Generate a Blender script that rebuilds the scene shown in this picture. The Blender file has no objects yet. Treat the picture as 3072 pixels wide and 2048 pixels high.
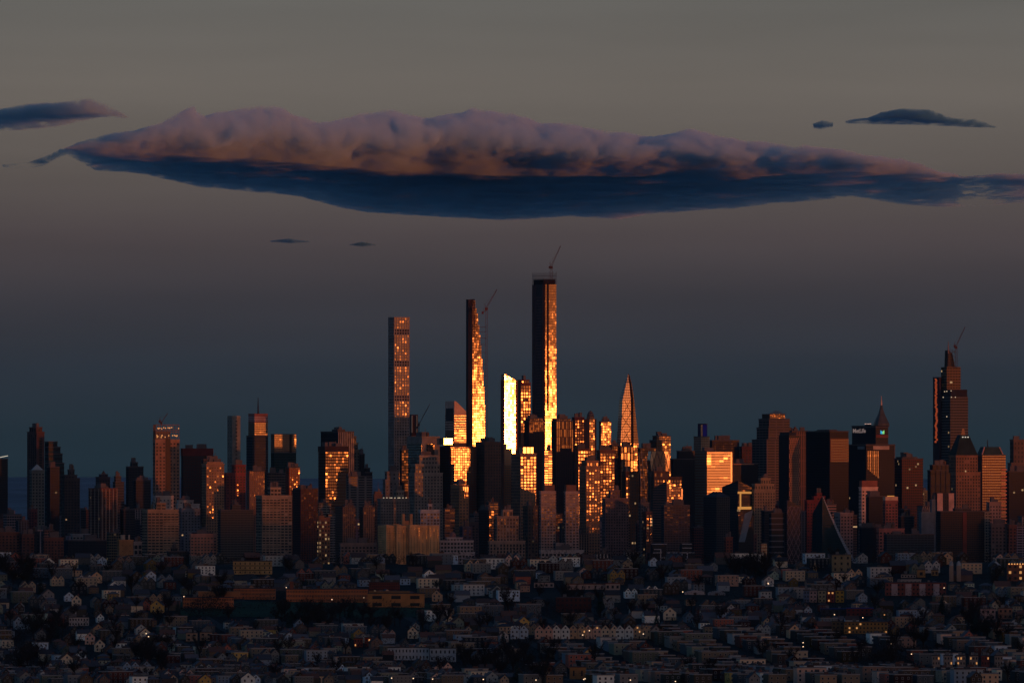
RIDGE = 142.0; HAZE = 2.5e-6; STEP = .012
import bpy, math, random
from mathutils import Vector, noise, Matrix
R = math.radians
random.seed(7)
scene = bpy.context.scene
col = scene.collection

# ------------------------------------------------------------------ camera
F = 35200.0            # focal length in pixels of a 3072 px wide frame
CZ = 150.0             # camera height above the city's ground
HOR = 1440.0           # picture row of the horizon
cam_d = bpy.data.cameras.new('camera')
cam_d.lens = 36 * F / 3072; cam_d.sensor_width = 36
cam_d.clip_start = 5; cam_d.clip_end = 400000
cam = bpy.data.objects.new('camera', cam_d); col.objects.link(cam)
cam.location = (0, 0, CZ)
cam.rotation_euler = (R(90) + math.atan((HOR - 1024) / F), 0, 0)
scene.camera = cam

def at(x, y, D):
    return Vector(((x - 1536) / F * D, D, CZ + (HOR - y) / F * D))

# ------------------------------------------------------------------ render
scene.view_settings.view_transform = 'Standard'
scene.view_settings.look = 'None'
scene.view_settings.exposure = 0
scene.view_settings.gamma = 1
cy = scene.cycles
cy.use_denoising = True
cy.max_bounces = 6; cy.diffuse_bounces = 2; cy.glossy_bounces = 2
cy.volume_bounces = 8; cy.transparent_max_bounces = 8
cy.sample_clamp_indirect = 2.0
cy.use_adaptive_sampling = True; cy.adaptive_threshold = 0.02

# ------------------------------------------------------------------ light
TH = R(21)                                   # how far the street grid is turned
SE = R(0.06)                                 # the sun's elevation
SAZ = R(42.0)                                # right of straight behind the camera
sdir = Vector((math.sin(SAZ) * math.cos(SE), -math.cos(SAZ) * math.cos(SE), math.sin(SE)))
sd = bpy.data.lights.new('sun', 'SUN'); sd.energy = 1.0; sd.angle = R(0.2)
sd.color = (1.0, 0.21, 0.035)
so = bpy.data.objects.new('sun', sd); col.objects.link(so)
so.rotation_euler = sdir.to_track_quat('Z', 'Y').to_euler()
so.location = (0, 0, 900)

def lin(r, g, b):
    f = lambda c: c / 12.92 / 255 if c / 255 <= .04045 else ((c / 255 + .055) / 1.055) ** 2.4
    return (f(r), f(g), f(b), 1)

w = bpy.data.worlds.new('World'); scene.world = w; w.use_nodes = True
nt = w.node_tree; N = nt.nodes; L = nt.links; N.clear()
def nd(t, **k):
    n = N.new(t)
    for a, b in k.items(): setattr(n, a, b)
    return n
def mth(op, a, b=None, clamp=False):
    n = N.new('ShaderNodeMath'); n.operation = op; n.use_clamp = clamp
    for i, v in enumerate((a, b)):
        if v is None: continue
        if isinstance(v, (int, float)): n.inputs[i].default_value = v
        else: L.new(v, n.inputs[i])
    return n.outputs[0]
tc = nd('ShaderNodeTexCoord')
sep = nd('ShaderNodeSeparateXYZ'); L.new(tc.outputs['Generated'], sep.inputs[0])
z = sep.outputs[2]
# elevation ramp: the shadow of the earth, the rosy belt, the olive sky above it
rp = nd('ShaderNodeValToRGB'); cr = rp.color_ramp
zz = mth('POWER', mth('MAXIMUM', z, 0.0), 0.5)         # 0..1, more room near the horizon
L.new(zz, rp.inputs[0])
stops = [(0, (28, 44, 53)), (.004, (35, 48, 56)), (.0097, (45, 51, 59)), (.0153, (59, 57, 62)), (.021, (77, 69, 70)),
         (.0267, (92, 85, 81)), (.0335, (107, 101, 95)), (.0409, (101, 99, 95)), (.09, (84, 92, 98)), (.3, (44, 70, 98)), (1, (22, 56, 98))]
while len(cr.elements) < len(stops): cr.elements.new(.5)
for e, (p, c) in zip(cr.elements, stops): e.position = math.sqrt(p); e.color = lin(*c)
# nishita sky of a sun on the horizon, faint, for the light of the upper dome
sky = nd('ShaderNodeTexSky', sky_type='NISHITA', sun_disc=False, sun_elevation=R(0.4), sun_rotation=math.pi + SAZ * -1)
# the afterglow round the sun behind the camera
vm = nd('ShaderNodeVectorMath', operation='DOT_PRODUCT'); L.new(tc.outputs['Generated'], vm.inputs[0]); vm.inputs[1].default_value = sdir
dt = mth('MAXIMUM', vm.outputs['Value'], 0.0)
hz = mth('POWER', 2.718, mth('MULTIPLY', mth('ABSOLUTE', z), -9.0))
g1 = mth('MULTIPLY', mth('POWER', dt, 3.0), hz)
g2 = mth('POWER', dt, 260.0)
def scaled(fac, c):
    n = nd('ShaderNodeVectorMath', operation='SCALE'); n.inputs[0].default_value = c; L.new(fac, n.inputs[3]); return n.outputs[0]
def add(a, b):
    n = nd('ShaderNodeVectorMath', operation='ADD'); L.new(a, n.inputs[0]); L.new(b, n.inputs[1]); return n.outputs[0]
nk = nd('ShaderNodeVectorMath', operation='SCALE'); L.new(sky.outputs[0], nk.inputs[0]); 
west = mth('MULTIPLY', mth('MULTIPLY', mth('SUBTRACT', 0.3, sep.outputs[1]), 1.0, True), 0.02)
L.new(west, nk.inputs[3])
hb = nd('ShaderNodeTexNoise'); hb.inputs['Scale'].default_value = 1.0; hb.inputs['Detail'].default_value = 3
hm = nd('ShaderNodeVectorMath', operation='MULTIPLY'); L.new(tc.outputs['Generated'], hm.inputs[0]); hm.inputs[1].default_value = (22, 22, 210); L.new(hm.outputs[0], hb.inputs['Vector'])
veil = nd('ShaderNodeMapRange'); L.new(hb.outputs[0], veil.inputs[0]); veil.inputs[1].default_value = .3; veil.inputs[2].default_value = .7; veil.inputs[3].default_value = .93; veil.inputs[4].default_value = 1.05
rpv = nd('ShaderNodeVectorMath', operation='SCALE'); L.new(rp.outputs[0], rpv.inputs[0]); L.new(veil.outputs[0], rpv.inputs[3])
tot = add(add(rpv.outputs[0], scaled(g1, (1.25, .52, .2))), add(scaled(g2, (.9, .27, .05)), nk.outputs[0]))
bg = nd('ShaderNodeBackground'); bg.inputs[1].default_value = 1.0; L.new(tot, bg.inputs[0])
wo = nd('ShaderNodeOutputWorld'); L.new(bg.outputs[0], wo.inputs[0])

# ------------------------------------------------------------------ object helpers
def tag(o, label=None, cat=None, group=None, kind=None):
    for k, v in (('label', label), ('category', cat), ('group', group), ('kind', kind)):
        if v: o[k] = v
    return o
def empty(name, loc=(0, 0, 0), rz=0.0):
    o = bpy.data.objects.new(name, None); o.location = loc; o.rotation_euler = (0, 0, rz); o.empty_display_size = 5
    col.objects.link(o); return o
class MB:
    """collects faces of ONE mesh, with uv in cells"""
    def __init__(s): s.v = []; s.f = []; s.uv = []; s.m = []
    def face(s, pts, uv=None, m=0):
        i = len(s.v); s.v += [tuple(p) for p in pts]; s.f.append(tuple(range(i, i + len(pts))))
        s.uv += uv if uv else [(0.5, 0.5)] * len(pts); s.m.append(m)
    def quad_wall(s, p, q, z0, z1, bay=1.0, fl=1.0, m=0, u0=0.0):
        l = math.hypot(q[0] - p[0], q[1] - p[1]); n = max(1, round(l / bay)); h0 = z0 / fl; h1 = z1 / fl
        s.face([(p[0], p[1], z0), (q[0], q[1], z0), (q[0], q[1], z1), (p[0], p[1], z1)],
               [(u0, h0), (u0 + n, h0), (u0 + n, h1), (u0, h1)], m)
    def prism(s, pts, z0, z1, bay=1.0, fl=1.0, m=0, mt=None, bottom=True):
        n = len(pts)
        for i in range(n): s.quad_wall(pts[i], pts[(i + 1) % n], z0, z1, bay, fl, m, 100 * i)
        s.face([(x, y, z1) for x, y in pts], None, m if mt is None else mt)
        if bottom: s.face([(x, y, z0) for x, y in reversed(pts)], None, m if mt is None else mt)
    def box(s, x0, x1, y0, y1, z0, z1, bay=1.0, fl=1.0, m=0, mt=None):
        s.prism([(x0, y0), (x1, y0), (x1, y1), (x0, y1)], z0, z1, bay, fl, m, mt)
    def loft(s, rings, m=0, cap=True):
        """rings: list of equally long lists of 3-d points, bottom to top"""
        for a, b in zip(rings, rings[1:]):
            n = len(a)
            for i in range(n):
                j = (i + 1) % n
                s.face([a[i], a[j], b[j], b[i]], [(i, a[i][2] / 4), (i + 1, a[j][2] / 4), (i + 1, b[j][2] / 4), (i, b[i][2] / 4)], m)
        if cap: s.face(rings[-1], None, m); s.face(list(reversed(rings[0])), None, m)
    def tube(s, x, y, z0, z1, r0, r1=None, n=10, m=0):
        r1 = r0 if r1 is None else r1
        s.loft([[(x + r * math.cos(2 * math.pi * i / n), y + r * math.sin(2 * math.pi * i / n), z) for i in range(n)] for r, z in ((r0, z0), (r1, z1))], m)
    def bar(s, a, b, r, m=0, n=4):
        a = Vector(a); b = Vector(b); d = (b - a).normalized(); u = d.cross(Vector((0, 0, 1)))
        if u.length < 1e-3: u = Vector((1, 0, 0))
        u.normalize(); v = d.cross(u)
        ring = lambda c: [tuple(c + r * (u * math.cos(t) + v * math.sin(t))) for t in [2 * math.pi * (i + .5) / n for i in range(n)]]
        s.loft([ring(a), ring(b)], m)
    def build(s, name, mats, parent=None, smooth=False):
        me = bpy.data.meshes.new(name); me.from_pydata(s.v, [], s.f)
        if not isinstance(mats, (list, tuple)): mats = [mats]
        for m in mats: me.materials.append(m)
        ul = me.uv_layers.new(name='UVMap'); flat = [c for p in s.uv for c in p]; ul.data.foreach_set('uv', flat)
        me.polygons.foreach_set('material_index', s.m)
        if smooth: me.polygons.foreach_set('use_smooth', [True] * len(s.f))
        me.update()
        o = bpy.data.objects.new(name, me); col.objects.link(o)
        if parent: o.parent = parent
        return o

# ------------------------------------------------------------------ materials
def new_mat(name):
    m = bpy.data.materials.new(name); m.use_nodes = True; m.node_tree.nodes.clear(); return m
def _n(t, kind, **k):
    n = t.nodes.new(kind)
    for a, b in k.items(): setattr(n, a, b)
    return n
def _m(t, op, a, b=None, c=None, clamp=False):
    n = t.nodes.new('ShaderNodeMath'); n.operation = op; n.use_clamp = clamp
    for i, v in enumerate((a, b, c)):
        if v is None: continue
        if isinstance(v, (int, float)): n.inputs[i].default_value = v
        else: t.links.new(v, n.inputs[i])
    return n.outputs[0]
_mc = {}
def matte(c, rough=.85, mottle=.25, scale=.08):
    key = ('matte', tuple(round(v, 3) for v in c), rough, mottle, scale)
    if key in _mc: return _mc[key]
    m = new_mat('matte'); t = m.node_tree
    tcn = _n(t, 'ShaderNodeTexCoord'); no = _n(t, 'ShaderNodeTexNoise'); no.inputs['Scale'].default_value = scale; no.inputs['Detail'].default_value = 4
    t.links.new(tcn.outputs['Object'], no.inputs['Vector'])
    mr = _n(t, 'ShaderNodeMapRange'); t.links.new(no.outputs[0], mr.inputs[0])
    mr.inputs[1].default_value = .3; mr.inputs[2].default_value = .7; mr.inputs[3].default_value = 1 - mottle; mr.inputs[4].default_value = 1 + mottle
    sc = _n(t, 'ShaderNodeVectorMath', operation='SCALE'); sc.inputs[0].default_value = c[:3]; t.links.new(mr.outputs[0], sc.inputs[3])
    b = _n(t, 'ShaderNodeBsdfPrincipled'); b.inputs['Roughness'].default_value = rough; b.inputs['Specular IOR Level'].default_value = .2
    t.links.new(sc.outputs[0], b.inputs['Base Color'])
    o = _n(t, 'ShaderNodeOutputMaterial'); t.links.new(b.outputs[0], o.inputs[0])
    _mc[key] = m; return m
def glow(c, s):
    key = ('glow', c, s)
    if key in _mc: return _mc[key]
    m = new_mat('lamp_glow'); t = m.node_tree
    e = _n(t, 'ShaderNodeEmission'); e.inputs[0].default_value = (*c, 1); e.inputs[1].default_value = s
    o = _n(t, 'ShaderNodeOutputMaterial'); t.links.new(e.outputs[0], o.inputs[0]); _mc[key] = m; return m
def glass(tint=(.012, .02, .028), tilt=.3, alpha=.004, f0=1.13, wide=.03, frame=None, fu=.12, fv=.25, lit=0.0, rag=1.0, spec=.38, mid=0.5):
    """curtain wall or panes: every cell of the uv grid is one pane set a little askew (tilt in degrees);
    frame = colour of the mullions and spandrels drawn between the cells"""
    tilt *= .75; wide *= .33
    key = ('glass', tint, tilt, alpha, f0, wide, frame, fu, fv, lit, rag, spec, mid)
    if key in _mc: return _mc[key]
    m = new_mat('glass'); t = m.node_tree; K = t.links
    uv = _n(t, 'ShaderNodeUVMap'); sp = _n(t, 'ShaderNodeSeparateXYZ'); K.new(uv.outputs[0], sp.inputs[0])
    oi = _n(t, 'ShaderNodeObjectInfo')
    u, v = sp.outputs[0], sp.outputs[1]
    cx = _m(t, 'FLOOR', u); cyy = _m(t, 'FLOOR', v)
    cb = _n(t, 'ShaderNodeCombineXYZ'); K.new(cx, cb.inputs[0]); K.new(cyy, cb.inputs[1]); K.new(_m(t, 'MULTIPLY', oi.outputs['Random'], 97.0), cb.inputs[2])
    wn = _n(t, 'ShaderNodeTexWhiteNoise', noise_dimensions='3D'); K.new(cb.outputs[0], wn.inputs['Vector'])
    # medium wobble shared by neighbouring panes
    mp = _n(t, 'ShaderNodeVectorMath', operation='MULTIPLY'); K.new(cb.outputs[0], mp.inputs[0]); mp.inputs[1].default_value = (.35, .55, 1)
    no = _n(t, 'ShaderNodeTexNoise'); no.inputs['Scale'].default_value = .5; no.inputs['Detail'].default_value = 2; K.new(mp.outputs[0], no.inputs['Vector'])
    s1 = _n(t, 'ShaderNodeVectorMath', operation='SUBTRACT'); K.new(wn.outputs['Color'], s1.inputs[0]); s1.inputs[1].default_value = (.5, .5, .5)
    s2 = _n(t, 'ShaderNodeVectorMath', operation='SUBTRACT'); K.new(no.outputs['Color'], s2.inputs[0]); s2.inputs[1].default_value = (.5, .5, .5)
    a1 = _n(t, 'ShaderNodeVectorMath', operation='SCALE'); K.new(s1.outputs[0], a1.inputs[0]); a1.inputs[3].default_value = 2 * R(tilt) * rag
    a2 = _n(t, 'ShaderNodeVectorMath', operation='SCALE'); K.new(s2.outputs[0], a2.inputs[0]); a2.inputs[3].default_value = 3 * R(tilt) * mid
    ge = _n(t, 'ShaderNodeNewGeometry')
    q1 = _n(t, 'ShaderNodeVectorMath', operation='ADD'); K.new(ge.outputs['Normal'], q1.inputs[0]); K.new(a1.outputs[0], q1.inputs[1])
    q2 = _n(t, 'ShaderNodeVectorMath', operation='ADD'); K.new(q1.outputs[0], q2.inputs[0]); K.new(a2.outputs[0], q2.inputs[1])
    nn = _n(t, 'ShaderNodeVectorMath', operation='NORMALIZE'); K.new(q2.outputs[0], nn.inputs[0])
    df = _n(t, 'ShaderNodeBsdfDiffuse'); df.inputs[0].default_value = (*tint, 1)
    gs = _n(t, 'ShaderNodeBsdfAnisotropic', distribution='BECKMANN'); gs.inputs['Roughness'].default_value = math.sqrt(alpha)
    gs.inputs['Color'].default_value = (spec, spec, spec, 1)
    K.new(nn.outputs[0], gs.inputs['Normal'])
    fr = _n(t, 'ShaderNodeFresnel'); fr.inputs[0].default_value = f0
    mx = _n(t, 'ShaderNodeMixShader'); K.new(fr.outputs[0], mx.inputs[0]); K.new(df.outputs[0], mx.inputs[1]); K.new(gs.outputs[0], mx.inputs[2])
    gw = _n(t, 'ShaderNodeBsdfAnisotropic', distribution='BECKMANN'); gw.inputs['Roughness'].default_value = .36; gw.inputs['Color'].default_value = (wide, wide, wide, 1)
    ad = _n(t, 'ShaderNodeAddShader'); K.new(mx.outputs[0], ad.inputs[0]); K.new(gw.outputs[0], ad.inputs[1])
    out = ad.outputs[0]
    if lit > 0:
        isl = _m(t, 'LESS_THAN', wn.outputs['Value'], lit)
        em = _n(t, 'ShaderNodeEmission'); em.inputs[0].default_value = (1, .62, .3, 1)
        K.new(_m(t, 'MULTIPLY', isl, _m(t, 'MULTIPLY', wn.outputs['Value'], 0.45 / lit)), em.inputs[1])
        a3 = _n(t, 'ShaderNodeAddShader'); K.new(out, a3.inputs[0]); K.new(em.outputs[0], a3.inputs[1]); out = a3.outputs[0]
    if frame:
        fx = _m(t, 'FRACT', u); fy = _m(t, 'FRACT', v)
        mk = _m(t, 'MAXIMUM', _m(t, 'LESS_THAN', fx, fu), _m(t, 'LESS_THAN', fy, fv))
        fb = _n(t, 'ShaderNodeBsdfDiffuse'); fb.inputs[0].default_value = (*frame, 1)
        m2 = _n(t, 'ShaderNodeMixShader'); K.new(mk, m2.inputs[0]); K.new(out, m2.inputs[1]); K.new(fb.outputs[0], m2.inputs[2]); out = m2.outputs[0]
    o = _n(t, 'ShaderNodeOutputMaterial'); K.new(out, o.inputs[0]); _mc[key] = m; return m
# ------------------------------------------------------------------ clouds
def interp(pts, x):
    if x <= pts[0][0]: return pts[0][1]
    for (a, b), (c, d) in zip(pts, pts[1:]):
        if x <= c: return b + (d - b) * (x - a) / (c - a)
    return pts[-1][1]
def cloud_mat(dens, colr, g=-.38):
    m = new_mat('cloud_vapour'); t = m.node_tree
    v = _n(t, 'ShaderNodeVolumePrincipled'); v.inputs['Color'].default_value = (*colr, 1); v.inputs['Density'].default_value = dens
    v.inputs['Anisotropy'].default_value = g
    ge = _n(t, 'ShaderNodeNewGeometry'); fl_ = _n(t, 'ShaderNodeVectorMath', operation='MULTIPLY'); t.links.new(ge.outputs['Position'], fl_.inputs[0]); fl_.inputs[1].default_value = (1 / 75, 1 / 380, 1 / 120)
    no = _n(t, 'ShaderNodeTexNoise'); no.inputs['Scale'].default_value = 1; no.inputs['Detail'].default_value = 5; no.inputs['Roughness'].default_value = .5; t.links.new(fl_.outputs[0], no.inputs['Vector'])
    mr = _n(t, 'ShaderNodeMapRange'); t.links.new(no.outputs[0], mr.inputs[0]); mr.inputs[1].default_value = .3; mr.inputs[2].default_value = .74; mr.inputs[3].default_value = 0.0; mr.inputs[4].default_value = dens * 2.0
    t.links.new(mr.outputs[0], v.inputs['Density'])
    o = _n(t, 'ShaderNodeOutputMaterial'); t.links.new(v.outputs[0], o.inputs[1]); m.cycles.volume_step_rate = STEP; return m
def cloud(name, label, top, mid, bot, D1, mat, nx=520, amp=1.0, seed=0.0, nf=46, nb=30, nt_=40, group=None):
    """a bank of cloud with a flat base: front face from top to mid at distance D1, base running back until it shows at bot"""
    x0, x1 = top[0][0], top[-1][0]; zb = (HOR - sum(q[1] for q in mid) / len(mid)) / F * D1; Dm = D1
    v, f = [], []; rows = nf + nb + nt_
    for i in range(nx + 1):
        px = x0 + (x1 - x0) * i / nx
        yt, ym, yb = interp(top, px), interp(mid, px), interp(bot, px)
        e = min(1.0, (i + .001) / (nx * .03), (nx - i + .001) / (nx * .03)); e = math.sqrt(e)
        D1 = zb * F / (HOR - ym); zt = max((HOR - yt) / F * D1, zb + 4)
        D2 = max(D1 + 300, zb * F / max(60, HOR - yb))
        X = (px - 1536) / F
        thick = (zt - zb) * e; zc = zb + (zt - zb) * .5; dep = (D2 - D1)
        prof = []
        for k in range(nf):                      # front, base edge up to crest, bulging forward
            s = k / nf; u_ = max(0, 1 - s / .45); prof.append((D1 + dep * (.14 * u_ ** 1.6 if s < .45 else .06 * ((s - .45) / .55) ** 2), zc - thick * .5 + thick * s, .3 + .7 * min(1, s / .4)))
        for k in range(nt_):                     # top, from the crest back and down
            s = k / nt_; prof.append((D1 + dep * (.06 + .94 * s), zc + thick * (.5 - s * .95) , 1 - .84 * s))
        for k in range(nb):                      # base, from the far edge to the front
            s = k / nb; prof.append((D2 - dep * .86 * s, zc - thick * .5, .16))
        for (D, z, wgt) in prof:
            x = X * D
            p = Vector((x / 250 + seed, D / 1400, z / 170))
            q = Vector((x / 70 + seed, D / 350, z / 60 + 9)); r = Vector((x / 24, D / 90, z / 24 + seed))
            n1 = noise.noise(p); n2 = noise.noise(q); n3 = noise.noise(r)
            bil = abs(noise.noise(p * 1.7 + Vector((5, 5, 5))))
            a = amp * wgt * e
            dz = (n1 * 40 + n2 * 9 + n3 * 4 - bil * 10) * a
            dy = (n1 * 190 + n2 * 45 + bil * 110 + n3 * 12) * a
            dx = (noise.noise(p + Vector((31, 0, 0))) * 60 + noise.noise(q + Vector((31, 0, 0))) * 26) * a
            v.append((x + dx, D + dy, CZ + z + dz))
    for i in range(nx):
        for k in range(rows):
            a = i * rows + k; b = i * rows + (k + 1) % rows
            f.append((a, a + rows, b + rows, b))
    f.append(tuple(range(rows - 1, -1, -1))[::-1]); f.append(tuple(nx * rows + k for k in range(rows))[::-1])
    me = bpy.data.meshes.new(name); me.from_pydata(v, [], f); me.materials.append(mat)
    me.update()
    o = bpy.data.objects.new(name, me); col.objects.link(o); tag(o, label, 'cloud', group); return o
vap = cloud_mat(.0085, (.66, .93, .999))
slate = cloud_mat(.009, (.15, .5, .7))  # small unlit clouds: their shade is put into a dark blue vapour colour
vap_thin = cloud_mat(.007, (.55, .88, .97))
cloud('cloud', 'long flat-based cloud bank lit pink along its billowing top above the skyline',
      [(190, 436), (260, 415), (330, 398), (400, 372), (520, 332), (560, 318), (640, 335), (760, 313), (860, 325), (950, 345), (1060, 335), (1180, 318), (1300, 333), (1420, 310),
       (1540, 328), (1640, 350), (1750, 365), (1880, 385), (1960, 395), (2080, 385), (2180, 398), (2300, 418), (2430, 423), (2520, 450), (2620, 458), (2780, 488), (2860, 512), (2905, 538), (2980, 520), (3080, 515), (3300, 520)],
      [(190, 450), (330, 448), (430, 446), (560, 450), (700, 457), (900, 468), (1100, 482), (1300, 492), (1600, 500), (1900, 503), (2100, 504), (2300, 506), (2600, 500), (2850, 530), (3080, 534), (3300, 538)],
      [(190, 468), (290, 512), (440, 525), (520, 545), (600, 562), (820, 580), (900, 590), (980, 612), (1100, 638), (1200, 645), (1400, 655), (1530, 662), (1700, 650), (1860, 660), (1960, 640),
       (2200, 625), (2400, 605), (2560, 590), (2700, 614), (2860, 624), (3072, 608), (3300, 600)], 56000, vap, nx=640)
cloud('cloud', 'dusky mauve cloud cut by the left edge of the sky', [(-80, 330), (90, 310), (190, 300), (270, 290), (340, 315), (390, 348)],
      [(-80, 350), (90, 345), (270, 330), (390, 352)], [(-80, 400), (100, 390), (190, 378), (300, 352), (390, 356)], 58000, vap_thin, nx=160, amp=.5, seed=40)
cloud('cloud', 'small dark slate cloud floating alone at the upper right', [(2535, 360), (2600, 350), (2640, 330), (2700, 322), (2790, 325), (2860, 350), (2930, 352), (2990, 378)],
      [(2535, 365), (2640, 350), (2760, 348), (2860, 362), (2990, 381)], [(2535, 372), (2640, 374), (2760, 376), (2900, 382), (2990, 385)], 61000, slate, nx=160, amp=.4, seed=80)
cloud('cloud', 'tiny dark puff just left of the small slate cloud', [(2440, 372), (2465, 358), (2500, 364)],
      [(2440, 378), (2470, 368), (2500, 372)], [(2440, 385), (2465, 390), (2500, 382)], 61000, slate, nx=50, amp=.3, seed=90)
cloud('cloud', 'thin ragged wisp trailing below the mauve cloud at left', [(5, 490), (60, 492), (130, 470), (180, 440), (240, 432)],
      [(5, 496), (130, 482), (180, 455), (240, 440)], [(5, 505), (60, 508), (130, 498), (180, 472), (240, 450)], 58000, cloud_mat(.006, (.55, .88, .97)), nx=90, amp=.35, seed=60)
for sx, sy, lw, lab in ((870, 722, 60, 'faint blue shred of cloud under the bank, left of its twin'), (1088, 732, 40, 'faint blue shred of cloud under the bank, right of its twin')):
    cloud('cloud', lab, [(sx - lw, sy), (sx, sy - 9), (sx + lw, sy)], [(sx - lw, sy + 2), (sx, sy), (sx + lw, sy + 2)], [(sx - lw, sy + 4), (sx, sy + 9), (sx + lw, sy + 4)], 64000,
          slate, nx=40, amp=.15, seed=sx * 1.0, group='shreds of cloud under the bank')
# ------------------------------------------------------------------ city kit
CT, ST = math.cos(TH), math.sin(TH)
COVER = []                                     # (D, x0, x1, ytop) of everything built, for leaving out what nothing shows of
LAND = []                                      # landmarks with a short phrase of their own
def DK(k): return 16200 + 260.0 * k
class Bld:
    def __init__(s, name, label, D, xl, xc, xr, cat='building', group=None):
        s.D = D; s.m = D / F; s.xl, s.xc, s.xr = xl, xc, xr
        c = at(xc, HOR, D)
        s.root = tag(empty(name, (c.x, D, 0), TH), label, cat, group)
        s.WR = (xr - xc) * s.m / CT; s.WL = (xc - xl) * s.m / ST
    def z(s, y): return CZ + (HOR - y) * s.m
    def tier(s, xl, xc, xr):
        wr = (xr - xc) * s.m / CT; wl = (xc - xl) * s.m / ST
        b = max(0.0, (s.WL - wl) / 2); a = ((xc - s.xc) * s.m + b * ST) / CT
        return a, a + wr, b, b + wl
    def fx(s, px): return (px - s.xc) * s.m / CT          # distance along the right-hand face
    def fy(s, px): return (s.xc - px) * s.m / ST          # distance along the left-hand face
    def part(s, name, mb, mat, kind=None, parent=None, label=None):
        o = mb.build(name, mat, parent or s.root)
        if kind: o['kind'] = kind
        if label: o['label'] = label
        return o
def panes(mb, p, q, z0, z1, bay, fl, ww, wh, off=.35, skip=0.0, seed=0, u0=0):
    """one pane per bay and storey on the wall p-q, standing off it a little; p to q runs with the outside on the right"""
    l = math.hypot(q[0] - p[0], q[1] - p[1]); n = max(1, round(l / bay)); k = max(1, int((z1 - z0) / fl)); rs = random.Random(seed)
    dx, dy = (q[0] - p[0]) / l, (q[1] - p[1]) / l; ox, oy = dy * off, -dx * off; b = l / n; f = (z1 - z0) / k
    for i in range(n):
        a0 = (i + .5 - ww / 2) * b; a1 = (i + .5 + ww / 2) * b
        for j in range(k):
            if skip and rs.random() < skip: continue
            c0 = z0 + (j + .5 - wh / 2) * f; c1 = c0 + wh * f
            uv = [(u0 + i + .5, j + .5)] * 4
            mb.face([(p[0] + dx * a0 + ox, p[1] + dy * a0 + oy, c0), (p[0] + dx * a1 + ox, p[1] + dy * a1 + oy, c0),
                     (p[0] + dx * a1 + ox, p[1] + dy * a1 + oy, c1), (p[0] + dx * a0 + ox, p[1] + dy * a0 + oy, c1)], uv)
BASE = -3.0
def roof_bits(b, box, z, seed, col_=(.12, .11, .11), n=2):
    x0, x1, y0, y1 = box; rs = random.Random(seed); W = x1 - x0; Dp = y1 - y0
    for i in range(n):
        mb = MB(); cx = x0 + W * rs.uniform(.2, .75); c2 = y0 + Dp * rs.uniform(.25, .7); a = min(W, 40) * rs.uniform(.1, .2); d = min(Dp, 40) * rs.uniform(.12, .25)
        mb.box(cx - a, cx + a, c2 - d, c2 + d, z, z + rs.uniform(2.5, 8)); b.part('roof_plant', mb, matte(col_))
    if rs.random() < .5:
        mb = MB(); mb.bar((x0 + W * .6, y0 + Dp * .5, z), (x0 + W * .6, y0 + Dp * .5, z + rs.uniform(6, 14)), .35); b.part('antenna', mb, matte(col_))
    if rs.random() < .35:
        t = MB(); cx = x0 + W * rs.uniform(.2, .8); c2 = y0 + Dp * .4; t.tube(cx, c2, z, z + 5, 2.2, n=8); t.tube(cx, c2, z + 5.01, z + 6.8, 2.4, .3, n=8)
        b.part('water_tank', t, matte((.13, .08, .05)))
def fill_tier(b, box, z0, z1, st, seed, nm=''):
    """walls and glazing of one block of a building in the style st"""
    x0, x1, y0, y1 = box; kind = st[0]
    if kind == 'g':
        _, frame, bay, fl, fu, fv, kw = st
        mb = MB(); mb.prism([(x0, y0), (x1, y0), (x1, y1), (x0, y1)], z0, z1, bay, fl)
        b.part('glass_facade', mb, glass(frame=frame, fu=fu, fv=fv, **kw))
        cap = MB(); cap.box(x0 - .4, x1 + .4, y0 - .4, y1 + .4, z1 + .01, z1 + 1.6); b.part('parapet', cap, matte((.10, .09, .09)))
    else:
        _, wall, bay, fl, ww, wh, kw = st
        mb = MB(); mb.box(x0, x1, y0, y1, z0, z1); b.part('wall', mb, matte(wall))
        pm = MB(); zt = z1 - min(3.0, (z1 - z0) * .05)
        panes(pm, (x0, y0), (x1, y0), max(z0, 2), zt, bay, fl, ww, wh, skip=.03, seed=seed)
        panes(pm, (x0, y1), (x0, y0), max(z0, 2), zt, bay, fl, ww, wh, skip=.03, seed=seed + 1, u0=500)
        b.part('glazing', pm, glass(**kw), 'stuff')
        cap = MB(); cap.box(x0 - .5, x1 + .5, y0 - .5, y1 + .5, z1 + .01, z1 + 1.4); b.part('cornice', cap, matte(tuple(min(1, c * 1.15) for c in wall)))
def add(name, label, k, st, tiers, short=None, bits=4, D=None, base=BASE, tier_styles=None, group=None):
    D = D or DK(k); xl, xc, xr, yt = tiers[0]
    b = Bld(name, label, D, xl, xc, xr, group=group)
    order = sorted(range(len(tiers)), key=lambda i: -tiers[i][3])
    prev = base; seed = int(xl * 7 + yt) % 9973
    b.top = None
    for i in order:
        t = tiers[i]; bx = b.tier(*t[:3]); z1 = b.z(t[3])
        s_ = (tier_styles or {}).get(i, st)
        fill_tier(b, bx, prev + (0.02 if prev > base else 0), z1, s_, seed + i)
        prev = z1; b.top = (bx, z1)
        COVER.append((D, t[0], t[2], t[3]))
    if bits: roof_bits(b, b.top[0], b.top[1] + 1.5, seed, n=bits)
    if short: LAND.append((short, (xl + xr) / 2, min(t[3] for t in tiers)))
    return b
def dull(kw):
    if 'tilt' not in kw and 'wide' not in kw: kw['spec'] = .03; kw['wide'] = .02
    return kw
def G(frame=(.05, .05, .06), bay=3.6, fl=3.9, fu=.14, fv=.28, **kw): dull(kw); return ('g', frame, bay, fl, fu, fv, kw)
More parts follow.
